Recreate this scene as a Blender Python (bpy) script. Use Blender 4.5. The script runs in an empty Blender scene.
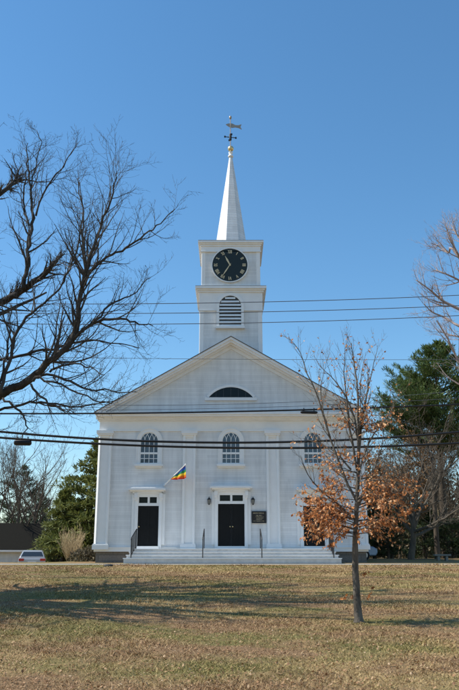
import bpy, math, random
import numpy as np
from mathutils import Vector, Matrix

R = math.radians
scene = bpy.context.scene
COL = scene.collection

# ------------------------------------------------------------------ camera maths
FPX, CX0, CY0, PITCH, EYE = 750.0, 229.5, 345.0, R(15.78), 1.65
CP, SP = math.cos(PITCH), math.sin(PITCH)
def W(px, py, Y):
    """point of the photograph at distance Y -> world"""
    dx, dy = (px - CX0) / FPX, (CY0 - py) / FPX
    fw, up = CP - dy * SP, SP + dy * CP
    t = Y / fw
    return Vector((dx * t, Y, EYE + up * t))
def mpp(py, Y):
    """metres per photo pixel at that row and distance"""
    dy = (CY0 - py) / FPX
    return Y / (CP - dy * SP) / FPX

# ------------------------------------------------------------------ materials
def new_mat(name):
    m = bpy.data.materials.new(name); m.use_nodes = True
    nt = m.node_tree
    b = nt.nodes['Principled BSDF']
    return m, nt, b
def lk(nt, a, b): nt.links.new(a, b)
def mixc(nt, fac, a, b, mode='MIX'):
    n = nt.nodes.new('ShaderNodeMix'); n.data_type = 'RGBA'; n.blend_type = mode
    for s, v in ((n.inputs[0], fac), (n.inputs[6], a), (n.inputs[7], b)):
        if hasattr(v, 'default_value') or hasattr(v, 'is_linked'): lk(nt, v, s)
        elif isinstance(v, (int, float)): s.default_value = v
        else: s.default_value = (*v, 1)
    return n.outputs[2]
def noise(nt, scale, detail=4, vec=None, rough=.55):
    n = nt.nodes.new('ShaderNodeTexNoise'); n.inputs['Scale'].default_value = scale
    n.inputs['Detail'].default_value = detail; n.inputs['Roughness'].default_value = rough
    if vec is not None: lk(nt, vec, n.inputs['Vector'])
    return n.outputs['Fac']
def ramp(nt, fac, stops):
    n = nt.nodes.new('ShaderNodeValToRGB')
    e = n.color_ramp.elements
    while len(e) < len(stops): e.new(.5)
    for i, (p, c) in enumerate(stops):
        e[i].position = p; e[i].color = (*c, 1) if not isinstance(c, (int, float)) else (c, c, c, 1)
    lk(nt, fac, n.inputs[0])
    return n.outputs[0]
def objvec(nt, scale=(1, 1, 1)):
    t = nt.nodes.new('ShaderNodeTexCoord'); m = nt.nodes.new('ShaderNodeMapping')
    m.inputs['Scale'].default_value = scale
    lk(nt, t.outputs['Object'], m.inputs['Vector']); return m.outputs[0]
def math_n(nt, op, a, b=None):
    n = nt.nodes.new('ShaderNodeMath'); n.operation = op
    for s, v in ((n.inputs[0], a), (n.inputs[1], b)):
        if v is None: continue
        if isinstance(v, (int, float)): s.default_value = v
        else: lk(nt, v, s)
    return n.outputs[0]
def bump(nt, b, h, strength, dist):
    n = nt.nodes.new('ShaderNodeBump'); n.inputs['Strength'].default_value = strength
    n.inputs['Distance'].default_value = dist
    lk(nt, h, n.inputs['Height']); lk(nt, n.outputs[0], b.inputs['Normal'])

def plain(name, col, rough=.6, metal=0., var=.15, scale=6., spec=.4):
    m, nt, b = new_mat(name)
    c2 = tuple(max(0, c * (1 - var)) for c in col)
    lk(nt, mixc(nt, noise(nt, scale, 4, objvec(nt)), c2, tuple(min(1, c * (1 + var * .6)) for c in col)), b.inputs['Base Color'])
    b.inputs['Roughness'].default_value = rough; b.inputs['Metallic'].default_value = metal
    b.inputs['Specular IOR Level'].default_value = spec
    return m

def clapboard(name, col, pitch=.115, strength=.42):
    m, nt, b = new_mat(name)
    v = objvec(nt)
    sx = nt.nodes.new('ShaderNodeSeparateXYZ'); lk(nt, v, sx.inputs[0])
    q = math_n(nt, 'MULTIPLY', sx.outputs[2], 1 / pitch)
    saw = math_n(nt, 'FRACT', q)
    row = math_n(nt, 'FLOOR', q)
    h = math_n(nt, 'SUBTRACT', 1.0, saw)
    # boards differ a little in tone, long butt joints break each row
    cv = nt.nodes.new('ShaderNodeCombineXYZ')
    lk(nt, math_n(nt, 'FLOOR', math_n(nt, 'ADD', math_n(nt, 'MULTIPLY', sx.outputs[0], .27), math_n(nt, 'MULTIPLY', row, .377))), cv.inputs[0])
    lk(nt, row, cv.inputs[1])
    wn = nt.nodes.new('ShaderNodeTexWhiteNoise'); lk(nt, cv.outputs[0], wn.inputs[0])
    c = mixc(nt, wn.outputs[0], tuple(x * .90 for x in col), col)
    dirt = ramp(nt, noise(nt, 1.0, 6, objvec(nt, (2.2, 2.2, .35)), .6), [(.40, 1.0), (.72, .80)])
    c = mixc(nt, 1.0, c, dirt, 'MULTIPLY')
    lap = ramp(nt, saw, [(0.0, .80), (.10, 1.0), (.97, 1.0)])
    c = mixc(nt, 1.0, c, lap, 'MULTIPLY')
    lk(nt, c, b.inputs['Base Color'])
    b.inputs['Roughness'].default_value = .55; b.inputs['Specular IOR Level'].default_value = .3
    bump(nt, b, h, strength, .014)
    return m

M = {}
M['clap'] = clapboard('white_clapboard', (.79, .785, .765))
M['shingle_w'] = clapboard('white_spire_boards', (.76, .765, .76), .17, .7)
M['trim'] = plain('white_trim_paint', (.81, .805, .785), .5, var=.08, scale=3)
M['trimwarm'] = plain('weathered_white_trim', (.80, .795, .78), .55, var=.12, scale=2.5)
M['steps'] = plain('painted_step_boards_shade_toned', (.54, .55, .55), .65, var=.35, scale=4)  # step paint greyed to carry the shade below the nosings, plus uneven dirt
M['black'] = plain('black_door_paint', (.010, .0105, .0105), .65, var=.3, spec=.18)
M['iron'] = plain('black_iron', (.015, .015, .016), .5, var=.3)
M['gold'] = plain('gilded_metal', (.72, .55, .28), .35, .75, .15, 20)
M['goldpaint'] = plain('pale_gold_paint', (.66, .56, .36), .5, 0, .2, 20)
M['vane'] = plain('tarnished_vane_metal', (.40, .33, .26), .5, .5, .3, 10)
M['dial'] = plain('black_green_dial', (.010, .016, .014), .4, 0, .3)
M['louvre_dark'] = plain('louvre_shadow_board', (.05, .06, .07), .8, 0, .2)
M['roof'] = plain('dark_asphalt_shingle', (.10, .10, .105), .9, 0, .35, 9)
M['groof'] = plain('black_brown_shingle', (.016, .015, .012), .95, 0, .35, 9, .08)
M['cable'] = plain('black_cable_sheath', (.012, .012, .013), .5, 0, .1)
M['wire'] = plain('grey_aluminium_wire', (.10, .11, .13), .6, .2, .1)
M['pole'] = plain('weathered_pole_wood', (.16, .12, .09), .9, 0, .4, 3)
M['lamp_glass'] = plain('lantern_glass', (.25, .25, .22), .1, 0, .1)
M['sign'] = plain('dark_brown_sign_board', (.022, .018, .016), .5, 0, .3)
M['path'] = plain('pale_concrete', (.42, .41, .38), .9, 0, .2, 2)
M['concrete'] = plain('grey_stone_slab', (.24, .23, .20), .9, 0, .25, 4)
M['carpaint'] = plain('silver_car_paint', (.34, .36, .38), .3, .3, .03)
M['carblue'] = plain('pale_blue_car_paint', (.20, .26, .34), .25, .2, .03)
M['carglass'] = plain('dark_car_glass', (.02, .025, .03), .06, 0, .1, spec=.6)
M['tyre'] = plain('black_rubber', (.02, .02, .02), .85, 0, .2)
M['rim'] = plain('alloy', (.5, .5, .5), .35, .8, .1)
M['redlight'] = plain('red_lamp_plastic', (.35, .015, .015), .2, 0, .1)
M['plate'] = plain('white_plate', (.7, .7, .7), .4, 0, .05)
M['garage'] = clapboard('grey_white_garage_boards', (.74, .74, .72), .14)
M['stone'] = plain('dark_wet_stone', (.04, .04, .035), .9, 0, .3)

def glass_mat():
    m, nt, b = new_mat('old_window_glass')
    v = objvec(nt)
    lk(nt, mixc(nt, ramp(nt, noise(nt, 1.6, 3, v), [(.35, 0), (.65, 1)]), (.030, .042, .058), (.075, .10, .135)), b.inputs['Base Color'])
    b.inputs['Roughness'].default_value = .07; b.inputs['Specular IOR Level'].default_value = .7
    bump(nt, b, noise(nt, 3.0, 2, v), .12, .05)
    return m
M['glass'] = glass_mat()
M['darkglass'] = plain('dark_transom_glass', (.008, .011, .012), .12, 0, .2, spec=.22)

def granite():
    m, nt, b = new_mat('granite_blocks')
    br = nt.nodes.new('ShaderNodeTexBrick')
    v = objvec(nt, (1, 1, 1))
    sx = nt.nodes.new('ShaderNodeSeparateXYZ'); lk(nt, v, sx.inputs[0])
    cb = nt.nodes.new('ShaderNodeCombineXYZ')
    lk(nt, math_n(nt, 'ADD', sx.outputs[0], sx.outputs[1]), cb.inputs[0]); lk(nt, sx.outputs[2], cb.inputs[1])
    lk(nt, cb.outputs[0], br.inputs['Vector'])
    br.inputs['Scale'].default_value = 1; br.inputs['Brick Width'].default_value = 1.5; br.inputs['Row Height'].default_value = .3
    br.inputs['Mortar Size'].default_value = .012
    br.inputs['Color1'].default_value = (.17, .15, .125, 1); br.inputs['Color2'].default_value = (.22, .19, .16, 1)
    br.inputs['Mortar'].default_value = (.09, .085, .08, 1)
    c = mixc(nt, 1, br.outputs[0], ramp(nt, noise(nt, 14, 5, v), [(.3, .75), (.7, 1.15)]), 'MULTIPLY')
    lk(nt, c, b.inputs['Base Color']); b.inputs['Roughness'].default_value = .85
    return m
M['granite'] = granite()

def bark(name, c1, c2, scale=6):
    m, nt, b = new_mat(name)
    v = objvec(nt, (1, 1, .3))
    n = noise(nt, scale, 6, v, .65)
    lk(nt, ramp(nt, n, [(.3, c1), (.7, c2)]), b.inputs['Base Color'])
    b.inputs['Roughness'].default_value = .9; b.inputs['Specular IOR Level'].default_value = .15
    bump(nt, b, noise(nt, scale * 4, 4, v), .8, .03)
    return m
M['bark_old'] = bark('dark_furrowed_bark', (.028, .025, .023), (.09, .08, .07), 5)
M['bark_twig'] = bark('dark_twig_bark', (.045, .041, .037), (.105, .094, .083), 3)
M['bark_beech'] = bark('grey_brown_smooth_bark', (.06, .05, .04), (.20, .17, .135), 9)
M['bark_red'] = bark('reddish_budding_twigs', (.26, .20, .18), (.40, .32, .29), 2)
M['bark_grey'] = bark('pale_grey_bark', (.065, .055, .042), (.155, .13, .10), 5)
M['bark_brown'] = bark('grey_brown_bark', (.06, .047, .035), (.125, .10, .075), 4)
M['bark_tan'] = bark('dry_tan_stems', (.30, .23, .13), (.46, .36, .22), 4)

def foliage(name, stops, trans=.25, rough=.6):
    m, nt, b = new_mat(name)
    g = nt.nodes.new('ShaderNodeNewGeometry')
    lk(nt, ramp(nt, g.outputs['Random Per Island'], stops), b.inputs['Base Color'])
    col = nt.nodes[-1].outputs[0]
    b.inputs['Roughness'].default_value = rough; b.inputs['Specular IOR Level'].default_value = .25
    t = nt.nodes.new('ShaderNodeBsdfTranslucent'); lk(nt, col, t.inputs[0])
    mx = nt.nodes.new('ShaderNodeMixShader'); mx.inputs[0].default_value = trans
    lk(nt, b.outputs[0], mx.inputs[1]); lk(nt, t.outputs[0], mx.inputs[2])
    lk(nt, mx.outputs[0], nt.nodes['Material Output'].inputs[0])
    return m
M['beech_leaf'] = foliage('dry_orange_beech_leaves', [(0, (.20, .075, .03)), (.25, (.46, .165, .05)), (.6, (.76, .32, .11)), (1, (.90, .56, .30))], .3)
M['pine'] = foliage('pine_needles', [(0, (.055, .085, .028)), (.6, (.125, .18, .055)), (1, (.21, .26, .085))], .15)
M['spruce'] = foliage('olive_evergreen', [(0, (.070, .090, .024)), (.6, (.165, .185, .050)), (1, (.26, .265, .08))], .18)
M['darkgreen'] = foliage('dark_evergreen', [(0, (.025, .042, .018)), (.6, (.06, .09, .034)), (1, (.105, .135, .05))], .12)
M['litter'] = foliage('fallen_leaves', [(0, (.17, .085, .04)), (.4, (.32, .17, .08)), (.85, (.44, .27, .14)), (1, (.54, .40, .25))], .1)
M['brush'] = foliage('brown_brush', [(0, (.035, .034, .018)), (.45, (.10, .083, .045)), (.8, (.19, .15, .085)), (1, (.30, .24, .14))], .15)
M['rust_leaf'] = foliage('faded_brown_leaves', [(0, (.16, .09, .04)), (.6, (.26, .15, .065)), (1, (.34, .22, .11))], .2)

def patch_mask(nt):
    v = nt.nodes.new('ShaderNodeNewGeometry').outputs['Position']
    mp = nt.nodes.new('ShaderNodeMapping'); mp.inputs['Scale'].default_value = (.55, .8, .8)
    lk(nt, v, mp.inputs[0])
    return v, mp.outputs[0]
def lawn_mat():
    m, nt, b = new_mat('dormant_lawn')
    v, vp = patch_mask(nt)
    fine = ramp(nt, noise(nt, 22, 6, v, .7), [(.25, (.19, .125, .055)), (.5, (.33, .225, .105)), (.78, (.46, .335, .175))])
    green = ramp(nt, noise(nt, 15, 5, v, .7), [(.3, (.11, .10, .032)), (.7, (.28, .24, .09))])
    brown = ramp(nt, noise(nt, 26, 5, v, .7), [(.3, (.14, .08, .04)), (.7, (.40, .255, .14))])
    gm = ramp(nt, noise(nt, .62, 6, vp, .68), [(.48, 0.0), (.60, .95)])
    bm = ramp(nt, noise(nt, .55, 6, vp, .65), [(.44, 0.0), (.53, .95)])
    c = mixc(nt, bm, fine, brown)
    c = mixc(nt, gm, c, green)
    lk(nt, c, b.inputs['Base Color'])
    b.inputs['Roughness'].default_value = .95; b.inputs['Specular IOR Level'].default_value = .1
    bump(nt, b, noise(nt, 30, 4, v, .7), .9, .05)
    return m
M['lawn'] = lawn_mat()
def blade_mat():
    m, nt, b = new_mat('grass_blades')
    v, vp = patch_mask(nt)
    g = nt.nodes.new('ShaderNodeNewGeometry').outputs['Random Per Island']
    tan = ramp(nt, g, [(0, (.27, .175, .072)), (.5, (.45, .315, .142)), (1, (.62, .46, .235))])
    green = ramp(nt, g, [(0, (.11, .10, .03)), (.5, (.25, .205, .068)), (1, (.42, .32, .135))])
    gm = ramp(nt, noise(nt, .62, 6, vp, .68), [(.47, .06), (.62, .9)])
    bm = ramp(nt, noise(nt, .55, 6, vp, .65), [(.44, 0.0), (.53, .95)])
    brown = ramp(nt, g, [(0, (.17, .09, .042)), (.5, (.34, .205, .10)), (1, (.50, .345, .19))])
    c = mixc(nt, bm, tan, brown)
    c = mixc(nt, gm, c, green)
    lk(nt, c, b.inputs['Base Color'])
    b.inputs['Roughness'].default_value = .8; b.inputs['Specular IOR Level'].default_value = .15
    return m
M['blade'] = blade_mat()

def flag_mat():
    m, nt, b = new_mat('rainbow_flag_cloth')
    uv = nt.nodes.new('ShaderNodeUVMap')
    sx = nt.nodes.new('ShaderNodeSeparateXYZ'); lk(nt, uv.outputs[0], sx.inputs[0])
    n = nt.nodes.new('ShaderNodeValToRGB'); n.color_ramp.interpolation = 'CONSTANT'
    cols = [(.62, .015, .02), (.85, .18, .01), (.88, .58, .02), (.02, .25, .07), (.02, .10, .42), (.10, .03, .24)]
    e = n.color_ramp.elements
    while len(e) < 6: e.new(.5)
    for i, c in enumerate(cols): e[i].position = i / 6; e[i].color = (*c, 1)
    lk(nt, sx.outputs[1], n.inputs[0]); lk(nt, n.outputs[0], b.inputs['Base Color'])
    b.inputs['Roughness'].default_value = .7
    t = nt.nodes.new('ShaderNodeBsdfTranslucent'); lk(nt, n.outputs[0], t.inputs[0])
    mx = nt.nodes.new('ShaderNodeMixShader'); mx.inputs[0].default_value = .45
    lk(nt, b.outputs[0], mx.inputs[1]); lk(nt, t.outputs[0], mx.inputs[2])
    lk(nt, mx.outputs[0], nt.nodes['Material Output'].inputs[0])
    return m
M['flag'] = flag_mat()

# ------------------------------------------------------------------ mesh builder
class MB:
    def __init__(s): s.v = []; s.f = []; s.smooth = False
    def add(s, vs, fs):
        o = len(s.v); s.v += [tuple(p) for p in vs]; s.f += [tuple(i + o for i in f) for f in fs]
    def box(s, x0, x1, y0, y1, z0, z1):
        s.add([(x0,y0,z0),(x1,y0,z0),(x1,y1,z0),(x0,y1,z0),(x0,y0,z1),(x1,y0,z1),(x1,y1,z1),(x0,y1,z1)],
              [(0,3,2,1),(4,5,6,7),(0,1,5,4),(1,2,6,5),(2,3,7,6),(3,0,4,7)])
    def cbox(s, x0, x1, y0, y1, z0, z1, c):
        """box whose two front upright edges (at y0) are chamfered"""
        pts = [(x0 + c, y0), (x1 - c, y0), (x1, y0 + c), (x1, y1), (x0, y1), (x0, y0 + c)]
        n = 6
        s.add([(x, y, z0) for x, y in pts] + [(x, y, z1) for x, y in pts],
              [tuple(range(n - 1, -1, -1)), tuple(range(n, 2 * n))] + [(i, (i + 1) % n, n + (i + 1) % n, n + i) for i in range(n)])
    def prism(s, poly, y0, y1):
        """XZ outline (counter-clockwise seen from -Y) pushed from y0 to y1"""
        n = len(poly)
        s.add([(x, y0, z) for x, z in poly] + [(x, y1, z) for x, z in poly],
              [tuple(range(n)), tuple(range(2 * n - 1, n - 1, -1))] + [(i, n + i, n + (i + 1) % n, (i + 1) % n) for i in range(n)])
    def ring(s, inner, outer, y0, y1):
        """band between two open outlines of equal length"""
        n = len(inner)
        vs = []
        for (a, b) in zip(inner, outer):
            vs += [(a[0], y0, a[1]), (b[0], y0, b[1]), (b[0], y1, b[1]), (a[0], y1, a[1])]
        fs = []
        for i in range(n - 1):
            k, q = 4 * i, 4 * i + 4
            for j in range(4): fs.append((k + j, k + (j + 1) % 4, q + (j + 1) % 4, q + j))
        fs += [(3, 2, 1, 0), (4 * n - 4, 4 * n - 3, 4 * n - 2, 4 * n - 1)]
        s.add(vs, fs)
    def tube(s, path, radii, n=6, cap=True):
        m = len(path)
        if m < 2: return
        o = len(s.v)
        up = None
        for i, p in enumerate(path):
            t = (path[min(i + 1, m - 1)] - path[max(i - 1, 0)])
            if t.length < 1e-9: t = Vector((0, 0, 1))
            t.normalize()
            if up is None:
                up = t.orthogonal().normalized()
            else:
                up = (up - t * up.dot(t))
                up = up.normalized() if up.length > 1e-6 else t.orthogonal().normalized()
            w = t.cross(up)
            r = radii[i]
            for k in range(n):
                a = 2 * math.pi * k / n
                q = p + up * (r * math.cos(a)) + w * (r * math.sin(a))
                s.v.append((q.x, q.y, q.z))
        for i in range(m - 1):
            b = o + i * n
            for k in range(n):
                k2 = (k + 1) % n
                s.f.append((b + k, b + k2, b + n + k2, b + n + k))
        if cap:
            s.f.append(tuple(o + k for k in range(n - 1, -1, -1)))
            s.f.append(tuple(o + (m - 1) * n + k for k in range(n)))
    def bar(s, a, b, r, n=6): s.tube([Vector(a), Vector(b)], [r, r], n)
    def sphere(s, c, r, nu=16, nv=10, sz=1.):
        vs = [(c[0], c[1], c[2] + r * sz)]
        for j in range(1, nv):
            th = math.pi * j / nv
            for i in range(nu):
                a = 2 * math.pi * i / nu
                vs.append((c[0] + r * math.sin(th) * math.cos(a), c[1] + r * math.sin(th) * math.sin(a), c[2] + r * sz * math.cos(th)))
        vs.append((c[0], c[1], c[2] - r * sz))
        fs = [(0, 1 + i, 1 + (i + 1) % nu) for i in range(nu)]
        for j in range(nv - 2):
            for i in range(nu):
                a, b2 = 1 + j * nu + i, 1 + j * nu + (i + 1) % nu
                fs.append((a, a + nu, b2 + nu, b2))
        L = len(vs) - 1
        fs += [(L, L - nu + (i + 1) % nu, L - nu + i) for i in range(nu)]
        s.add(vs, fs)
    def lathe(s, c, prof, n=12):
        """profile of (radius, z) turned about a vertical axis at c"""
        o = len(s.v)
        for r, z in prof:
            for i in range(n):
                a = 2 * math.pi * i / n
                s.v.append((c[0] + r * math.cos(a), c[1] + r * math.sin(a), z))
        for j in range(len(prof) - 1):
            for i in range(n):
                a, b2 = o + j * n + i, o + j * n + (i + 1) % n
                s.f.append((a, b2, b2 + n, a + n))
        s.f.append(tuple(o + i for i in range(n - 1, -1, -1)))
        s.f.append(tuple(o + (len(prof) - 1) * n + i for i in range(n)))
    def leaf(s, p, ax, nr, L, w):
        """pointed folded leaf from p along ax"""
        sd = ax.cross(nr)
        if sd.length < 1e-6: return
        sd.normalize(); nr = sd.cross(ax)
        o = len(s.v)
        m = p + ax * (L * .5)
        for q in (p, m + sd * w - nr * (w * .3), p + ax * L, m - sd * w - nr * (w * .3)): s.v.append((q.x, q.y, q.z))
        s.f.append((o, o + 1, o + 2)); s.f.append((o, o + 2, o + 3))
    def build(s, name, mat, parent=None, smooth=None):
        me = bpy.data.meshes.new(name)
        off = base_of(parent)
        v = np.array(s.v, dtype=np.float32).reshape(-1, 3) - np.array(off, dtype=np.float32)
        fl = np.fromiter((i for f in s.f for i in f), dtype=np.int32)
        ln = np.fromiter((len(f) for f in s.f), dtype=np.int32)
        me.vertices.add(len(v)); me.vertices.foreach_set('co', v.ravel())
        me.loops.add(len(fl)); me.loops.foreach_set('vertex_index', fl)
        me.polygons.add(len(ln))
        st = np.zeros(len(ln), dtype=np.int32); st[1:] = np.cumsum(ln)[:-1]
        me.polygons.foreach_set('loop_start', st); me.polygons.foreach_set('loop_total', ln)
        sm = s.smooth if smooth is None else smooth
        me.polygons.foreach_set('use_smooth', np.full(len(ln), bool(sm), dtype=bool))
        me.update(calc_edges=True); me.validate()
        me.materials.append(mat)
        o = bpy.data.objects.new(name, me); COL.objects.link(o)
        if parent is not None: o.parent = parent
        return o

def base_of(o):
    v = Vector((0, 0, 0))
    while o is not None: v = v + o.location; o = o.parent
    return v
def tag(o, label=None, cat=None, group=None, kind=None):
    if label: o['label'] = label
    if cat: o['category'] = cat
    if group: o['group'] = group
    if kind: o['kind'] = kind
    return o
def thing(name, loc, label, cat, group=None):
    o = bpy.data.objects.new(name, None); COL.objects.link(o); o.location = loc
    o.empty_display_size = .3
    return tag(o, label, cat, group)
def whole(mb, name, mat, loc, label, cat, group=None, smooth=False):
    """a thing that is one mesh, its origin at loc"""
    mb.v = [(a - loc[0], b - loc[1], c - loc[2]) for a, b, c in mb.v]
    o = mb.build(name, mat, None, smooth); o.location = loc
    return tag(o, label, cat, group)

# ------------------------------------------------------------------ terrain
def smooth01(t): t = max(0., min(1., t)); return t * t * (3 - 2 * t)
def gz(x, y):
    z = .036 * min(max(y, -30), 36)
    if y > 36: z += .036 * (min(y, 44) - 36) * .5 * .9 - 0.0
    z = min(z, 1.45)
    if y > 41: z -= .8 * smooth01((y - 41) / 6) * smooth01((-8.5 - x) / 4)
    if y > 44: z += .12 * smooth01((y - 44) / 10) * smooth01((x - 6) / 4)
    # gentle unevenness of the lawn
    if y < 36: z += .03 * math.sin(x * .7 + y * .31) * math.sin(y * .53 - x * .2)
    return z
def make_ground():
    ys = [-60, -30, -12, -4] + [i * .75 for i in range(0, 60)] + [46 + i * 2 for i in range(20)] + [90, 110, 150, 220, 400, 800, 1500]
    xs = [-1500, -600, -250, -120, -70, -45] + [-32 + i * 1.0 for i in range(65)] + [45, 70, 120, 250, 600, 1500]
    b = MB()
    for y in ys:
        for x in xs: b.v.append((x, y, gz(x, y)))
    n = len(xs)
    for j in range(len(ys) - 1):
        for i in range(n - 1): b.f.append((j * n + i, j * n + i + 1, j * n + n + i + 1, j * n + n + i))
    g = b.build('ground', M['lawn'], None, True)
    tag(g, 'dormant tan lawn rising gently to the church, patched with green', None, None, 'structure')
make_ground()

rng = np.random.default_rng(5)
def make_grass():
    N = 330000
    u = rng.random(N)
    y = 7.3 + (36 - 7.3) * u ** 1.75
    half = .335 * y + 1.2
    x = (rng.random(N) * 2 - 1) * half
    # clumping
    cl = np.sin(x * 3.1 + np.sin(y * 2.3) * 2) * np.sin(y * 3.7 + np.sin(x * 1.9) * 2)
    keep = rng.random(N) < .62 + .38 * cl
    x, y = x[keep], y[keep]; N = len(x)
    z = np.array([gz(a, b) for a, b in zip(x, y)])
    h = (.012 + .026 * rng.random(N)) * (1 + .35 * np.sin(x * 1.3 + y * .9)) * (1 + .012 * (y - 8))
    a = rng.random(N) * 2 * np.pi
    w = .003 + .0035 * rng.random(N); w = w * (1 + (y - 8) * .10)
    ln = h * (.4 + 2.2 * rng.random(N)); la = rng.random(N) * 2 * np.pi
    P = np.zeros((N, 3, 3), dtype=np.float32)
    P[:, 0, 0] = x - w * np.cos(a); P[:, 0, 1] = y - w * np.sin(a); P[:, 0, 2] = z - .004
    P[:, 1, 0] = x + w * np.cos(a); P[:, 1, 1] = y + w * np.sin(a); P[:, 1, 2] = z - .004
    P[:, 2, 0] = x + ln * np.cos(la); P[:, 2, 1] = y + ln * np.sin(la); P[:, 2, 2] = z + h
    me = bpy.data.meshes.new('grass')
    me.vertices.add(3 * N); me.vertices.foreach_set('co', P.ravel())
    me.loops.add(3 * N); me.loops.foreach_set('vertex_index', np.arange(3 * N, dtype=np.int32))
    me.polygons.add(N)
    me.polygons.foreach_set('loop_start', np.arange(0, 3 * N, 3, dtype=np.int32)); me.polygons.foreach_set('loop_total', np.full(N, 3, dtype=np.int32))
    me.update(calc_edges=True); me.materials.append(M['blade'])
    o = bpy.data.objects.new('grass', me); COL.objects.link(o)
    tag(o, 'short dry grass blades covering the lawn', 'grass', None, 'stuff')
make_grass()
random.seed(3)
def make_litter():
    b = MB()
    for i in range(17000):
        y = 7.6 + 24 * random.random() ** 1.6
        x = (random.random() * 2 - 1) * (.335 * y + 1)
        d = math.sin(x * .9 + 1.3 * math.sin(y * .6)) * math.sin(y * .55 + .8 * math.sin(x * .5 + 1)) - .35 * math.sin(y * .4)
        if y > 13 and random.random() > .35 + .65 * max(0, d + .2): continue
        if y <= 13 and random.random() > .75 + .4 * d: continue
        ax = Vector((random.uniform(-1, 1), random.uniform(-1, 1), random.uniform(-.15, .5))).normalized()
        nr = Vector((random.uniform(-.5, .5), random.uniform(-.5, .5), 1))
        L = random.uniform(.020, .052)
        b.leaf(Vector((x, y, gz(x, y) + random.uniform(.006, .028))), ax, nr, L, L * random.uniform(.25, .42))
    o = b.build('fallen_leaves', M['litter'])
    tag(o, 'scattered brown fallen leaves lying in the dry grass', 'leaves', None, 'stuff')
make_litter()

# walk in front of the church
def sheet(name, x0, x1, y0, y1, dz, mat, label):
    b = MB(); n = 40; m = 4
    for j in range(m + 1):
        for i in range(n + 1):
            x, y = x0 + (x1 - x0) * i / n, y0 + (y1 - y0) * j / m
            b.v.append((x, y, gz(x, y) + dz))
    for j in range(m):
        for i in range(n):
            k = j * (n + 1) + i
            b.f.append((k, k + 1, k + n + 2, k + n + 1))
    tag(b.build(name, mat), label, None, None, 'structure')
sheet('path', -26, 24, 36.35, 37.45, .012, M['path'], 'narrow pale walk along the top of the lawn')

# ------------------------------------------------------------------ church
YF = 40.0
def F(px, py, Y=YF):
    p = W(px, py, Y); return p.x, p.z
BX = F(231, 500)[0]                                   # centre line
ZG = 1.45
church = thing('church', (BX, 40, ZG), 'white clapboard church with clock tower, pointed spire and three black doors', 'church')
ZB = F(231, 551)[1]                                   # bottom of the boarding
HW = (F(367.5, 548)[0] - F(94.5, 548)[0]) / 2           # half width
ZLAND = F(231, 548.6, 38.4)[1]
YC = 39.42                                            # front of the eaves
ZE = F(231, 412.2, YC)[1]
ZA = F(231, 336.5, YC)[1]
HE = (F(367.0, 412, YC)[0] - F(94.5, 412, YC)[0]) / 2
YBACK = 62.0
slope = (ZA - ZE) / HE
def mirx(px): return 462.0 - px

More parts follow.
